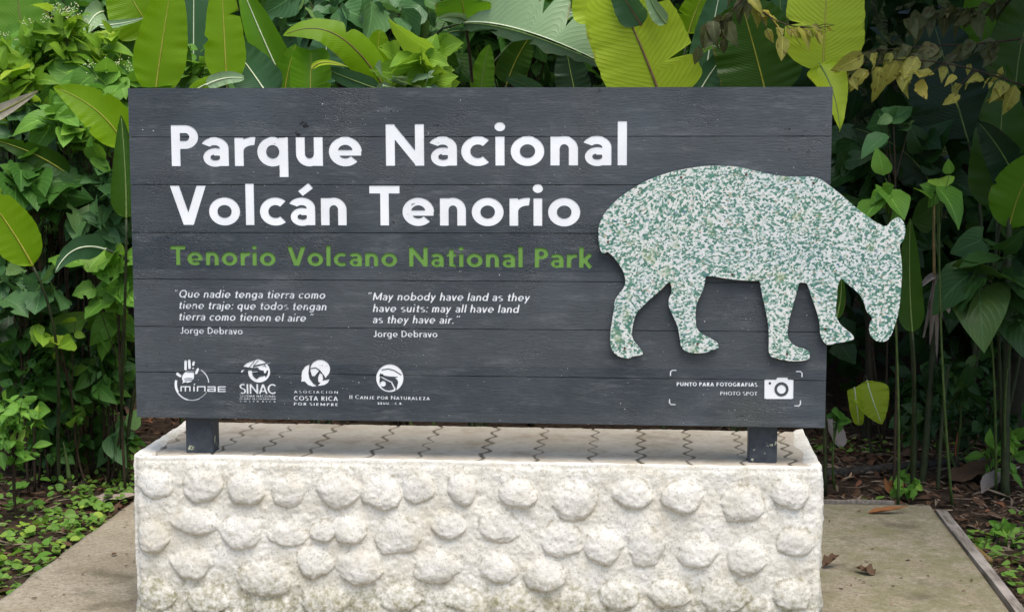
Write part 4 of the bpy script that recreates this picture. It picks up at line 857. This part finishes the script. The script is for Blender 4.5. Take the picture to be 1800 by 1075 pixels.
bleaf(t, [(1378, 45), (1368, 10), (1372, -30)], [2.4, 2.4, 2.4], 22, 'teal', 'green', cup=.5, stem=False)
bleaf(t, [(1200, 170), (1195, 110), (1225, 84), (1275, 78)], [2.5, 2.45, 2.45, 2.45], 7, 'green', 'green', roll=.5)
t = bplant(1452, 2.25, 'broadleaf plant at the right end of the sign with a banded lime leaf snapped across')
bleaf(t, [(1446, 130), (1449, 60), (1456, -70)], [2.0, 2.0, 2.05], 68, 'lime', 'yellow', cup=.1, base=.22, sharp=.5, tip=6, ribr=.010, ripple=.03)
bleaf(t, [(1440, 112), (1472, 160), (1476, 228)], [1.98, 1.9, 1.85], 40, 'lime', 'green', roll=.35, cup=.35, base=.12, tip=1.3, sharp=1.0, stem=False)
# right of the sign, in the shade
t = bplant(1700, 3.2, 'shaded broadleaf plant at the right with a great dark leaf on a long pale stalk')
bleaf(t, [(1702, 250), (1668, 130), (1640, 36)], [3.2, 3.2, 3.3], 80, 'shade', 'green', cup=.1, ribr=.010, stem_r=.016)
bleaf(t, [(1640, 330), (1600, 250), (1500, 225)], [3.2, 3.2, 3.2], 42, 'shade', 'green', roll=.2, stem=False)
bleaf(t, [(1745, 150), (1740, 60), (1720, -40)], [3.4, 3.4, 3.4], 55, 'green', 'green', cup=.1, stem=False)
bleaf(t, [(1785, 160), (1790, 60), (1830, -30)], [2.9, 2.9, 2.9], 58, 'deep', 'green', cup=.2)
t = bplant(1768, 2.6, 'broadleaf plant at the right edge with a tall ribbed leaf above a glossy rounded one')
bleaf(t, [(1752, 372), (1756, 250), (1768, 120)], [2.55, 2.55, 2.6], 52, 'deep', 'green', cup=.12, ribr=.009, label='tall ribbed leaf')
bleaf(t, [(1773, 405), (1788, 330), (1830, 270)], [2.3, 2.25, 2.2], 54, 'green', 'yellow', cup=.12, base=.35)
bleaf(t, [(1790, 330), (1770, 270), (1720, 215)], [2.45, 2.4, 2.4], 36, 'shade', 'green', roll=.2)
t = bplant(1600, 2.2, 'slim broadleaf plant half hidden behind the animal snout')
bleaf(t, [(1604, 585), (1596, 500), (1600, 385)], [1.9, 1.9, 1.9], 24, 'deep', 'green', cup=.3)
bleaf(t, [(1470, 560), (1482, 520), (1478, 480)], [1.9, 1.9, 1.9], 10, 'deep', 'green', stem=False)
# the young plant low at the right
p = flat(1522, 800, GZ); t = empty('broadleaf_seedling', (p[0], p[1], float(gh(np.array(p[0]), np.array(p[1])))), 'young broadleaf seedling with one folded lime leaf near the plinth', 'seedling')
Ys_ = p[1]
bleaf(t, [(1524, 668), (1532, 700), (1549, 742)], [Ys_, Ys_-.05, Ys_-.10], 36, 'lime', 'white', roll=.1, cup=-.08, tip=2.0, base=.2, wild=False, stemc='dark', stem_r=.009, ribr=.007)
bleaf(t, [(1502, 680), (1506, 712), (1510, 746)], [Ys_-.02, Ys_-.04, Ys_-.03], 14, 'lime', 'white', roll=-.4, cup=.15, base=.04, stem=False, sharp=.35, tip=4)
# ------------------------------------------------------------------ bushes, vines, undergrowth
S = shrub
Lm['ribbed'] = leafmat('ribbed shade leaf', (.016, .050, .012), (.045, .105, .024), .25, (.09, .22, .02), 12, .6, .35, .05, rough=.34)
S('flowering_bush', 'light green bush with tiny cream flowers crowning the upper left', (95, 110), (115, 75), 2.6, .28, 46, 7, 46, 'fresh', root=(90, 0, 2.7), flowers=14, ratio=.30, bias=.2)
S('leafy_bush', 'leafy bush with pointed leaves just left of the upright leaves over the sign', (195, 125), (50, 45), 2.35, .18, 18, 6, 52, 'fresh', root=(190, 0, 2.45), flowers=5, ratio=.36)
S('leafy_bush', 'pale leaved bush at the far left edge above the pinkish leaf tip', (25, 135), (60, 55), 2.2, .2, 20, 6, 48, 'bright', root=(10, 0, 2.3), ratio=.3)
S('leafy_bush', 'grey green bush below the flowering bush on the left', (85, 215), (110, 40), 2.2, .22, 36, 7, 40, 'blue', root=(80, 0, 2.3), ratio=.32)
S('climbing_vine', 'heart leaved vine with crinkled dark green leaves beside the left end of the sign', (165, 345), (70, 90), 2.0, .16, 26, 3, 50, 'blue', 'heart', .48, root=(170, 0, 2.1), cat='vine', holes=.02, sag=.8)
S('climbing_vine', 'chewed vine with lobed leaves at the left edge under the glossy lime leaf', (45, 500), (70, 50), 1.75, .14, 20, 3, 50, 'blue', 'lobed', .46, root=(40, 0, 1.9), cat='vine', holes=.06, sag=.7)
S('climbing_vine', 'vine with broad soft leaves above the glossy lime leaf at the left edge', (55, 320), (75, 55), 1.85, .15, 18, 3, 54, 'mid', 'heart', .46, root=(60, 0, 2.0), cat='vine', holes=.02, sag=.7)
S('leafy_bush', 'bush of serrated light leaves tucked against the left board edge at half height', (190, 470), (45, 45), 1.8, .12, 10, 3, 56, 'fresh', 'lobed', .44, root=(190, 0, 1.95), holes=.02, sag=.6)
S('leafy_bush', 'loose bush with a few yellow green leaves left of the verse lines', (85, 575), (70, 60), 1.9, .18, 20, 3, 46, 'mid', 'ovate', .36, root=(120, 0, 2.1), sag=.5, holes=.02)
S('leafy_bush', 'sprig of bright yellow green leaves in the shade on the left', (95, 580), (50, 45), 1.7, .08, 5, 2, 36, 'bright', 'lobed', .34, root=(125, 0, 2.0), sag=.5, stem_r=.007)
S('leafy_bush', 'dangling leaves in the gloom close to the lower left board edge', (190, 560), (35, 45), 1.9, .1, 8, 3, 44, 'fresh', 'ovate', .36, root=(200, 0, 2.1), sag=1.2)
S('leafy_bush', 'low bush of small leaves at the left edge beside the clover', (25, 745), (48, 65), 1.35, .15, 26, 6, 26, 'fresh', 'lance', .26, root=(22, 0, 1.45))
S('leafy_bush', 'low tangle of small dull leaves at mid left near the ground', (105, 690), (85, 60), 2.0, .2, 34, 5, 28, 'mid', 'ovate', .34, root=(100, 0, 2.1))
S('leafy_bush', 'round leaved seedling at the foot of the two tan stems', (140, 735), (25, 18), 1.9, .08, 5, 3, 26, 'fresh', 'heart', .5, root=(150, 0, 1.95))
S('leafy_bush', 'dark wide leaved sprout by the back corner of the plinth', (205, 760), (30, 22), 2.1, .08, 6, 3, 44, 'blue', 'ovate', .3, root=(205, 0, 2.15))
S('leafy_bush', 'feathery green sprig at lower left behind the clover', (180, 690), (22, 30), 2.2, .1, 8, 6, 22, 'fresh', 'lance', .22, root=(180, 0, 2.25))
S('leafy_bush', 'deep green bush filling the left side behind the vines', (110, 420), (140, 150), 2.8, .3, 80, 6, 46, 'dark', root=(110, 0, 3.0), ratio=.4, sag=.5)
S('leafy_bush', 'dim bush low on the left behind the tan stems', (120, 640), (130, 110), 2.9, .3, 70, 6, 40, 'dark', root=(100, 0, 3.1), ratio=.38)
S('flowering_bush', 'airy pale bush with cream flower heads left of the upright leaves', (130, 60), (95, 45), 2.45, .2, 30, 6, 40, 'bright', root=(120, 0, 2.6), flowers=10, ratio=.28, bias=.3)
S('leafy_bush', 'fresh green bush filling the gap above the arching leaf at the left board end', (150, 195), (75, 40), 2.0, .15, 24, 5, 44, 'fresh', root=(150, 0, 2.2), ratio=.36, bias=.3)
S('leafy_bush', 'bush of tiny leaves half way down the far left edge', (40, 410), (70, 60), 2.2, .2, 40, 6, 26, 'mid', root=(30, 0, 2.4), ratio=.36)
S('leafy_bush', 'knee high bush of small dark leaves left of the verse', (70, 640), (95, 60), 1.9, .2, 44, 6, 30, 'mid', root=(60, 0, 2.1), ratio=.34, holes=.01)
S('leafy_bush', 'drooping narrow leaves in the dark gap by the lower left board edge', (185, 640), (45, 60), 2.0, .15, 22, 5, 34, 'mid', 'lance', .24, root=(190, 0, 2.2), sag=1.3)
S('leafy_bush', 'dense knee high bush of dark pointed leaves at far left behind the clover', (50, 720), (80, 60), 2.3, .2, 50, 6, 32, 'dark', root=(50, 0, 2.4), ratio=.36)
S('leafy_bush', 'ground hugging weeds between the tan stems and the plinth', (180, 765), (60, 32), 2.4, .2, 34, 5, 28, 'mid', root=(180, 0, 2.5), ratio=.36)
S('leafy_bush', 'low mixed weeds where the clover meets the left thicket', (90, 775), (80, 26), 2.05, .18, 34, 5, 24, 'mid', root=(90, 0, 2.1), ratio=.40)
S('leafy_bush', 'soft dark bush behind the leaning tan stem', (140, 650), (90, 80), 2.6, .2, 60, 6, 32, 'dark', root=(140, 0, 2.7), ratio=.36)
# above the sign
S('leafy_bush', 'bright bush with holed leaves rising behind the middle of the sign', (745, 105), (62, 48), 2.0, .16, 13, 4, 58, 'bright', 'ovate', .36, root=(750, 0, 2.1), stem='green', holes=.025)
S('leafy_bush', 'pale mint leaves resting on the top edge of the sign', (715, 145), (75, 14), 1.85, .08, 9, 2, 42, 'pale', 'ovate', .40, root=(740, 0, 2.0), stem='green', sag=0, holes=.02, up_=.9, face=.4)
S('understory_tree', 'small tree with hanging grey green leaves above the middle of the sign', (600, 12), (150, 34), 3.2, .35, 54, 5, 50, 'blue', 'ovate', .42, root=(690, 0, 3.4), cat='tree', sag=1.3, stem_r=.012)
S('understory_tree', 'small tree with deep green hanging leaves left of the drooping pale leaf', (720, 30), (90, 50), 3.6, .35, 36, 5, 48, 'mid', 'ovate', .4, root=(700, 0, 3.7), cat='tree', sag=1.2, stem_r=.012)
S('understory_tree', 'small tree with dark bunched leaves above the drooping pale leaf', (920, 15), (120, 45), 3.6, .35, 50, 6, 38, 'mid', 'ovate', .42, root=(930, 0, 3.8), cat='tree', sag=1.0, stem_r=.012)
S('understory_tree', 'small tree with fine leaves behind the top left broad leaves', (170, 15), (160, 55), 3.7, .35, 70, 7, 30, 'mid', 'ovate', .42, root=(150, 0, 3.9), cat='tree', stem_r=.012)
S('leafy_bush', 'sparse bush between the two upright leaves over the sign', (345, 115), (26, 45), 2.6, .1, 12, 4, 30, 'fresh', 'ovate', .36, root=(345, 0, 2.7))
spray('arching_branch', 'dull olive sprig over the wide dark leaf near the sign\'s top right', [(1330, -30), (1300, 10), (1270, 30), (1240, 70)], (2.1, 2.0), 22, 32, 'olive', r=.005)
spray('arching_branch', 'yellow spotted sprig in front of the banded lime leaf', [(1300, -20), (1345, 40), (1400, 60), (1468, 44)], (2.0, 1.85), 20, 26, 'yellow', r=.005)
# right
spray('arching_branch', 'branch of yellow spotted leaves stretched across the dark right side', [(1850, 170), (1720, 120), (1620, 85), (1480, 118)], (2.1, 1.9), 40, 34, 'yellow', spread=.10)
spray('arching_branch', 'branch of olive spotted leaves just above the yellow ones on the right', [(1840, 60), (1700, 90), (1600, 70), (1500, 100)], (2.4, 2.2), 40, 36, 'olive')
spray('arching_branch', 'thin branch with small leaves in the top right corner', [(1830, -10), (1740, 20), (1680, 10), (1580, 40)], (3.0, 2.8), 44, 34, 'olive')
S('leafy_bush', 'green sprig with a bright chewed leaf above the ear of the silhouette', (1562, 322), (42, 26), 1.75, .06, 5, 2, 54, 'fresh', 'ovate', .36, root=(1600, 0, 2.0), stem='green', sag=.6, holes=.02)
S('leafy_bush', 'pair of toothed leaves right of the sprig over the ear', (1660, 318), (24, 22), 1.85, .05, 3, 2, 50, 'fresh', 'ovate', .4, root=(1690, 0, 2.1), stem='green', sag=.5)
S('leafy_bush', 'two pale leaves hanging in the dark right of the board top', (1560, 212), (46, 18), 1.95, .06, 4, 2, 46, 'blue', 'ovate', .36, root=(1600, 0, 2.2), sag=.7)
S('heart_leaf_plant', 'shade plant with heart shaped ribbed leaves on the right', (1728, 465), (52, 70), 2.05, .12, 7, 2, 66, 'ribbed', 'heart', .46, root=(1760, 0, 2.3), stem='green', cat='plant', sag=.8, fold=.1)
S('heart_leaf_plant', 'heart leaved plant cut off by the right edge', (1785, 545), (34, 85), 2.15, .12, 8, 2, 62, 'ribbed', 'heart', .44, root=(1790, 0, 2.4), stem='green', cat='plant', sag=.8, fold=.1)
S('leafy_bush', 'small lobed leaves low in the shade right of the dry hanging leaf', (1690, 660), (60, 40), 2.6, .2, 18, 4, 30, 'dark', 'lobed', .34, root=(1690, 0, 2.7), stem='green')
S('leafy_bush', 'dim fern like weeds along the foot of the right thicket', (1690, 730), (110, 40), 2.9, .25, 36, 6, 28, 'dark', 'lance', .26, root=(1690, 0, 3.0), stem='green')
S('leafy_bush', 'small weed behind the lower right corner of the board', (1470, 725), (14, 26), 2.3, .06, 5, 3, 20, 'mid', 'ovate', .36, root=(1480, 0, 2.3), stem='green')
S('leafy_bush', 'round leaved weed right of the young lime leaf', (1592, 745), (22, 24), 2.6, .08, 7, 3, 22, 'dark', 'ovate', .42, root=(1570, 0, 2.6), stem='green')
S('leafy_bush', 'gloomy bush behind the ear of the silhouette', (1560, 330), (110, 130), 3.3, .3, 46, 5, 54, 'dark', 'ovate', .4, root=(1560, 0, 3.5))
S('leafy_bush', 'gloomy bush deep in the right thicket', (1700, 480), (130, 170), 3.6, .3, 56, 5, 54, 'dark', 'ovate', .4, root=(1700, 0, 3.8))
S('leafy_bush', 'low green weeds behind the long fallen branch at the right edge', (1765, 790), (45, 40), 2.5, .15, 16, 5, 26, 'fresh', 'lance', .26, root=(1765, 0, 2.55))
S('leafy_bush', 'small weeds between the fallen branch and the slab corner', (1600, 850), (40, 16), 2.15, .12, 12, 4, 18, 'fresh', root=(1600, 0, 2.2))
S('leafy_bush', 'weeds with small pale leaves along the right edging board', (1745, 945), (40, 30), 1.4, .12, 14, 4, 18, 'fresh', root=(1745, 0, 1.4))
S('leafy_bush', 'tangled dark weeds at the foot of the olive stalks', (1610, 700), (60, 60), 3.7, .2, 30, 5, 30, 'dark', 'lance', .26, root=(1600, 0, 3.0), holes=.01)
# bare stems, shoots and dry leaves
def stalk(name, label, cat, pts, r0, r1, m, Y, ground=True):
    P = [at(x, y, Y) for x, y in pts]
    if ground: P[0][2] = float(gh(np.array(P[0][0]), np.array(P[0][1])))-.02
    b = bez(P, 20); mb = MB(); mb.tube(b, r0, r1, 8, .04); o = mb.build(name, M_stem[m])
    return tag(o, label, cat)
stalk('young_cane', 'thin tan stem leaning left among the clover backdrop', 'cane', [(150, 800), (140, 690), (105, 560)], .011, .006, 'tan', 2.3)
stalk('young_cane', 'upright tan stem right of the leaning one on the left', 'cane', [(153, 800), (147, 720), (150, 630)], .013, .008, 'tan', 2.25)
stalk('young_cane', 'thick olive stalk ending at the dry hanging leaf', 'cane', [(1622, 790), (1640, 650), (1648, 480)], .019, .012, 'olive', 2.5)
stalk('young_cane', 'slender orange stem above the dry hanging leaf', 'cane', [(1645, 560), (1640, 450), (1642, 350)], .009, .006, 'tan', 2.45, False)
stalk('young_cane', 'tall green brown stem at the right edge of the view', 'cane', [(1768, 830), (1770, 600), (1774, 380)], .022, .013, 'olive', 2.3)
stalk('young_cane', 'thin dark stem left of the thick olive stalk', 'cane', [(1608, 790), (1612, 650), (1596, 545)], .012, .008, 'olive', 2.5)
stalk('young_cane', 'green stem with pale rings near the red shoot', 'cane', [(1650, 800), (1655, 720), (1668, 640)], .010, .007, 'olive', 2.3)
for k, (x, y2, Y, lb) in enumerate(((1520, 420, 3.6, 'dim trunk standing just right of the board edge'), (1690, 380, 4.2, 'dim trunk in the middle of the right thicket'), (1745, 300, 3.9, 'dim trunk near the right edge behind the heart shaped leaves'), (1580, 200, 4.4, 'dim forked trunk above the silhouette'))):
    stalk('sapling_trunk', lb, 'trunk', [(x, 800), (x+20, (800+y2)/2), (x-8, y2-60)], .030, .018, 'dark', Y)
p = flat(125, 868, GZ+.02); s_o = empty('plant_shoot', p, 'pale green pointed shoot with a brown base in the clover', 'shoot')
k = ppm(p[1]); b0, b1, b2 = p, p+np.array([-.006, 0, 26/k]), p+np.array([-12/k, 0, 98/k])
mb = MB(); mb.tube(np.linspace(b0, b1, 6), .011, .013, 8); mb.build('sheath', M_stem['brown'], s_o); mb = MB(); mb.tube(bez([b1, (b1+b2)/2+(.006, 0, 0), b2], 10), .0125, .003, 8); mb.build('spike', M_stem['green'], s_o)
p = flat(1681, 835, GZ+.02); k = ppm(p[1]); s_o = empty('plant_shoot', p, 'red tipped shoot on a dark stub in the leaf litter at the right', 'shoot')
M_red = simplemat('red shoot', (.30, .05, .03), (.50, .16, .08), 20, .5, .1)
mb = MB(); mb.tube([p, p+np.array([-.004, 0, 35/k])], .016, .013, 8); mb.build('stub', M_stem['dark'], s_o); mb = MB(); mb.tube(bez([p+np.array([-.004, 0, 35/k]), p+np.array([-.006, 0, 55/k]), p+np.array([0, 0, 76/k])], 8), .008, .002, 8); mb.build('spike', M_red, s_o)
def drymat(name, c0, c1):
    return leafmat(name, c0, c1, .12, c1, 24, .3, .18, .03, tuple(q*1.2 for q in c1), .75, .3, tuple(q*.4 for q in c0))
M_dry = drymat('grey dry leaf', (.17, .14, .12), (.36, .31, .27)); M_rst = drymat('rust dry leaf', (.15, .055, .018), (.34, .15, .05)); M_pnk = drymat('pale dead leaf', (.26, .20, .16), (.42, .34, .28)); M_brn = drymat('brown dead leaf', (.06, .035, .02), (.16, .095, .055))
B['dry'] = M_dry; B['rust'] = M_rst; B['pale'] = M_pnk; B['brown'] = M_brn; M_rib['dry'] = simplemat('dry rib', (.16, .12, .09), (.3, .24, .18), 30, .8, .2)
t = empty('dry_leaf', at(1642, 486, 2.4), 'shrivelled grey dead leaf hanging in folds from the olive stalk', 'dead leaf')
for pts, hw in (([(1642, 484), (1632, 540), (1622, 592)], 7), ([(1644, 486), (1640, 550), (1634, 608)], 7), ([(1646, 484), (1660, 520), (1668, 550)], 10), ([(1642, 484), (1630, 488), (1614, 508)], 8), ([(1648, 490), (1652, 560), (1647, 640)], 5), ([(1648, 500), (1655, 530), (1658, 560)], 6)):
    bleaf(t, pts, [2.4, 2.38, 2.36+.03*rng.normal()], hw, 'dry', 'dry', roll=.6*rng.normal(), cup=1.0, stem=False, nu=20, nv=3, ripple=.5, ribr=.003)
def fallen(px, py, L, ang, mat, label, tilt=.12, hw=.26, name='fallen_leaf', curl=.5):
    z = SZ+.004 if (px > 1455 and py > 890 and px < 1640) or (px < 230 and py > 900) else None
    p = flat(px, py, GZ+.03); p[2] = (z if z else float(gh(np.array(p[0]), np.array(p[1])))+.015)
    d = np.array([[math.cos(ang), math.sin(ang), tilt]]); V, Fq, uv = leaves(p[None]-d*L/2*np.array([1, 1, 0]), d, np.array([[.1, -.15, 1.]]), [L], hw, 'ovate', curl, -.12, 10, 4, wavy=.5 if L < .15 else .12)
    V[:, 2] -= min(0, V[:, 2].min()-(p[2]-.004))
    o = obj(name, V, Fq, mat, None, uv); return tag(o, label, 'dead leaf')
fallen(1562, 907, .19, .02, M_rst, 'rust brown leaf lying alone on the slab near its back edge', .05, .10)
fallen(1520, 1012, .09, 2.4, M_brn, 'small dark curled leaf on the slab right of the plinth', .2, .3, curl=1.2)
fallen(1575, 862, .12, .9, M_rst, 'orange brown leaf on the litter just behind the slab', .3, .42)
fallen(1722, 838, .34, .4, M_brn, 'large brown dead leaf folded on the litter at the right', .2, .26, curl=.8)
fallen(1760, 850, .30, .7, M_dry, 'grey dead leaf rolled lengthwise beside the large folded one', .2, .16, curl=1.4)
fallen(205, 872, .30, .15, M_pnk, 'pale flat dead leaf against the back left corner of the plinth', .05, .16, curl=.2)
fallen(1462, 772, .24, 1.9, M_dry, 'grey dead leaf leaning at the back right corner of the plinth', .8, .2)
fallen(1545, 760, .42, 2.6, M_brn, 'large brown dead leaf curving behind the young lime leaf', .7, .22, curl=1.0)
fallen(1463, 1000, .10, .6, M_brn, 'dark leaf pressed against the right side of the plinth', .3, .2, curl=1.0)
# branch on the ground
def barkmat():
    t = NT('mossy bark', .9, .2); oc = t.coord(); n = t.noise(oc, 30, 5, .7); n2 = t.noise(oc, 9, 4)
    c = t.mix(t.ramp(n, .35, .7), (.018, .016, .013), (.07, .062, .05)); c = t.mix(t.ramp(n2, .6, .68), c, (.24, .24, .21)); t.col(c); t.bump(n, .8, .008); return t.m
def onground(lst, r): out = []; [out.append(flat(x, y, GZ+.02)) for x, y in lst]; A = np.array(out); A[:, 2] = np.maximum(gh(A[:, 0], A[:, 1]), GZ)+r; return A
A = onground([(1440, 836), (1490, 836), (1530, 834), (1575, 828), (1620, 821), (1660, 815), (1700, 812), (1745, 818), (1790, 815)], .024)
mb = MB(); mb.tube(bez(A, 40), .026, .019, 10, .07); tag(mb.build('fallen_branch', barkmat()), 'long dark branch lying on the leaf litter behind the slab', 'branch')
A = onground([(1672, 925), (1700, 955), (1740, 985)], .02); mb = MB(); mb.tube(bez(A, 14), .013, .016, 8, .06); tag(mb.build('fallen_branch', M_stem['tan']), 'short peeled stick lying along the outside of the right edging board', 'stick')
A = onground([(130, 985), (160, 958), (215, 930)], .01); mb = MB(); mb.tube(bez(A, 14), .008, .006, 6, .06); tag(mb.build('fallen_branch', M_stem['brown']), 'thin brown stick among the clover on the left', 'stick')

# ------------------------------------------------------------------ ground cover and litter
def scatter(n, ok, xr, yr):
    out = []
    while len(out) < n:
        x = rng.uniform(*xr, 4000); y = rng.uniform(*yr, 4000); m = ok(x, y); out += list(zip(x[m], y[m]))
    a = np.array(out[:n]); return a[:, 0], a[:, 1]
offslab = lambda x, y: ~((x > SX0-.015) & (x < SX1+.06) & (y < SYB+.04))
def ground_leaves(name, n, ok, xr, yr, L, ratio, prof, mat, lift, tiltj, nu=4, fold=.2, up_=1.0, droop=.1, face=.2):
    x, y = scatter(n, ok, xr, yr); z = np.maximum(gh(x, y), GZ-.03)+lift*rng.random(n)
    a = rng.random(n)*2*math.pi; D = np.stack([np.cos(a), np.sin(a), .2*rng.normal(size=n)], 1); Nn = unit(np.array([0, -face, up_])+tiltj*rng.normal(size=(n, 3)))
    V, Fq, uv = leaves(np.stack([x, y, z], 1), D, unit(Nn-(Nn*unit(D)).sum(1, keepdims=True)*unit(D)), L*np.clip(1+.4*rng.normal(size=n), .35, 2), ratio, prof, fold, droop, nu, 1 if nu < 5 else 2)
    return tag(obj(name, V, Fq, mat, None, uv), kind='stuff')
M_lit = drymat('leaf litter', (.022, .012, .007), (.14, .075, .04)); M_lit2 = drymat('pale leaf litter', (.10, .07, .045), (.32, .25, .17))
ground_leaves('leaf_litter', 5200, lambda x, y: offslab(x, y) & (x > 1.0), (1.0, 4.2), (-.8, 5.0), .048, .20, 'ovate', M_lit, .03, .35, fold=.5)
ground_leaves('leaf_litter', 190, lambda x, y: offslab(x, y) & (x > 1.0), (1.0, 4.2), (-.8, 4.6), .11, .24, 'ovate', M_brn, .03, .4, 6, fold=.6)
ground_leaves('leaf_litter', 3000, lambda x, y: offslab(x, y) & (x > 1.0), (1.0, 4.2), (-.8, 4.2), .07, .07, 'lance', M_lit2, .03, .35)
ground_leaves('leaf_litter', 3000, lambda x, y: offslab(x, y) & (x < -1.0), (-4, -1.0), (-.8, 4.2), .055, .18, 'ovate', M_lit, .02, .35, fold=.5)
ground_leaves('leaf_litter', 900, lambda x, y: offslab(x, y) & (x < -1.0), (-4, -1.0), (-.8, 4.2), .07, .05, 'lance', M_lit2, .02, .3)
Lm['clover'] = leafmat('clover leaf', (.075, .17, .025), (.18, .31, .05), .3, (.3, .45, .05), 10, .5, .12, .03)
patch = lambda x, y, s, th: vnoise(x, y, s, 3, 2.6) > th
edge_l = lambda x, y: np.exp(-((x-SX0+.16)/.22)**2)
ground_leaves('clover', 1500, lambda x, y: offslab(x, y) & (x < -1.0) & (rng.random(len(x)) < np.clip(.12+edge_l(x, y), 0, 1)) & (vnoise(x, y, 111, 3, 3)+.25*edge_l(x, y) > .02), (-3.6, -1.2), (-1.0, 2.9), .029, .52, 'round', Lm['clover'], .05, .35, 6)
ground_leaves('clover', 260, lambda x, y: offslab(x, y) & (x < -1.0) & (vnoise(x, y, 131, 3, 3) > .1), (-3.4, -1.2), (.6, 2.9), .042, .52, 'round', Lm['fresh'], .08, .35, 6)
ground_leaves('weeds', 1500, lambda x, y: offslab(x, y) & (x > 1.2) & (vnoise(x, y, 151, 3, 2.4)+.30*np.clip(1-np.abs(y-.3)/1.6, 0, 1)*(x > 1.9) > .24), (1.2, 3.9), (-1.0, 3.6), .034, .34, 'ovate', Lm['clover'], .05, .4, 4)
# twigs in the litter
mb = MB()
for k in range(900):
    sd_ = rng.random() < .6
    x, y = scatter(1, lambda a, b: offslab(a, b), (1.2, 4) if sd_ else (-3.6, -1.2), (-.6, 3.6)); a = rng.random()*6.3; L = rng.uniform(.05, .22); p = np.array([x[0], y[0], float(gh(x, y)[0])+.016]); d = np.array([math.cos(a), math.sin(a), .12*rng.normal()])*L
    mb.tube(bez([p, p+d*.5+.012*rng.normal(size=3), p+d], 5), rng.uniform(.0012, .004), .001, 4)
tag(mb.build('twigs', simplemat('dead twigs', (.09, .06, .04), (.30, .23, .16), 20, .9, .3)), kind='stuff')
# grit, seeds and leaf crumbs on the concrete
n = 170; gx1 = np.concatenate([rng.uniform(SX0+.03, -1.24, n//2), rng.uniform(1.24, SX1-.03, n//2)]); gy1 = rng.uniform(-1.2, SYB-.05, n); a = rng.random(n)*6.3
V, Fq, uv = leaves(np.stack([gx1, gy1, np.full(n, SZ+.006)], 1), np.stack([np.cos(a), np.sin(a), .1*rng.normal(size=n)], 1), np.array([[0, 0, 1.]])+.2*rng.normal(size=(n, 3)), .016*np.exp(.5*rng.normal(size=n)), .2, 'lance', .5, .1, 3, 1)
tag(obj('leaf_crumbs', V, Fq, M_brn, None, uv), kind='stuff')
# the mass of undergrowth behind, one dim wall of leaves
def mass(name, n, xr, yr, zr, L, mat, nu=3, ratio=.38, dens=None):
    x = rng.uniform(*xr, n); y = rng.uniform(*yr, n); z = gh(x, y)+rng.uniform(*zr, n)
    D, Nn = leafdirs(unit(rng.normal(size=(n, 3))), n)
    V, Fq, uv = leaves(np.stack([x, y, z], 1), D, Nn, L*np.clip(1+.3*rng.normal(size=n), .4, 1.8), ratio, 'ovate', .25, .25, nu, 1)
    return tag(obj(name, V, Fq, mat, None, uv), kind='stuff')
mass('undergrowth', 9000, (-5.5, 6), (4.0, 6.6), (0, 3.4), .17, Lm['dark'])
mass('undergrowth', 2600, (-5.5, 1.3), (3.6, 5.0), (1.7, 3.2), .12, Lm['mid'])
# tall trees, their unseen crowns added overhead to shade the thicket
def tall_tree(px, Y, label, crown, n, L):
    p = at(px, 600, Y); z = float(gh(np.array(p[0]), np.array(p[1]))); t = empty('shade_tree', (p[0], p[1], z), label, 'tree')
    c = np.array(crown[:3]); r = np.array(crown[3:]); mb = MB(); top = np.array([p[0], p[1], z]); b = bez([top, top+(.1, 0, 1.6), c+(0, .3, -.2*r[2])], 20); mb.tube(b, .11, .05, 10, .03)
    for k in range(9):
        e = c+unit(rng.normal(size=3))*r*.8; mb.tube(bez([b[13], (b[-1]+e)/2, e], 8), .035, .008, 6)
    mb.build('trunk', M_stem['dark'], t)
    q = unit(rng.normal(size=(n, 3)))*(rng.random((n, 1))**.33); q = q+.12*np.sign(q)*np.abs(np.sin(q*9)); P = c+q*r
    D, Nn = leafdirs(unit(q+.001), n, .9, .1, .5, .5); V, Fq, uv = leaves(P, D, Nn, L*np.clip(1+.3*rng.normal(size=n), .4, 1.8), .38, 'ovate', .2, .25, 3, 1)
    obj('crown', V, Fq, Lm['mid'], t, uv)
tall_tree(1655, 5.0, 'tall tree with a dark trunk far back in the right thicket', (3.1, 4.0, 4.3, 2.3, 2.2, 1.1), 5200, .21)
tall_tree(1790, 3.4, 'tall tree added just past the right edge, its unseen crown shading the thicket', (3.9, 2.0, 4.4, 2.0, 2.4, 1.0), 6500, .2)
tall_tree(120, 6.2, 'tall tree with a dark trunk far back on the left', (-1.8, 6.4, 4.9, 3.0, 1.8, 1.1), 3600, .21)
tall_tree(900, 6.6, 'tall tree with a dark trunk far back behind the sign', (.8, 6.6, 4.8, 2.4, 1.8, 1.0), 3000, .21)
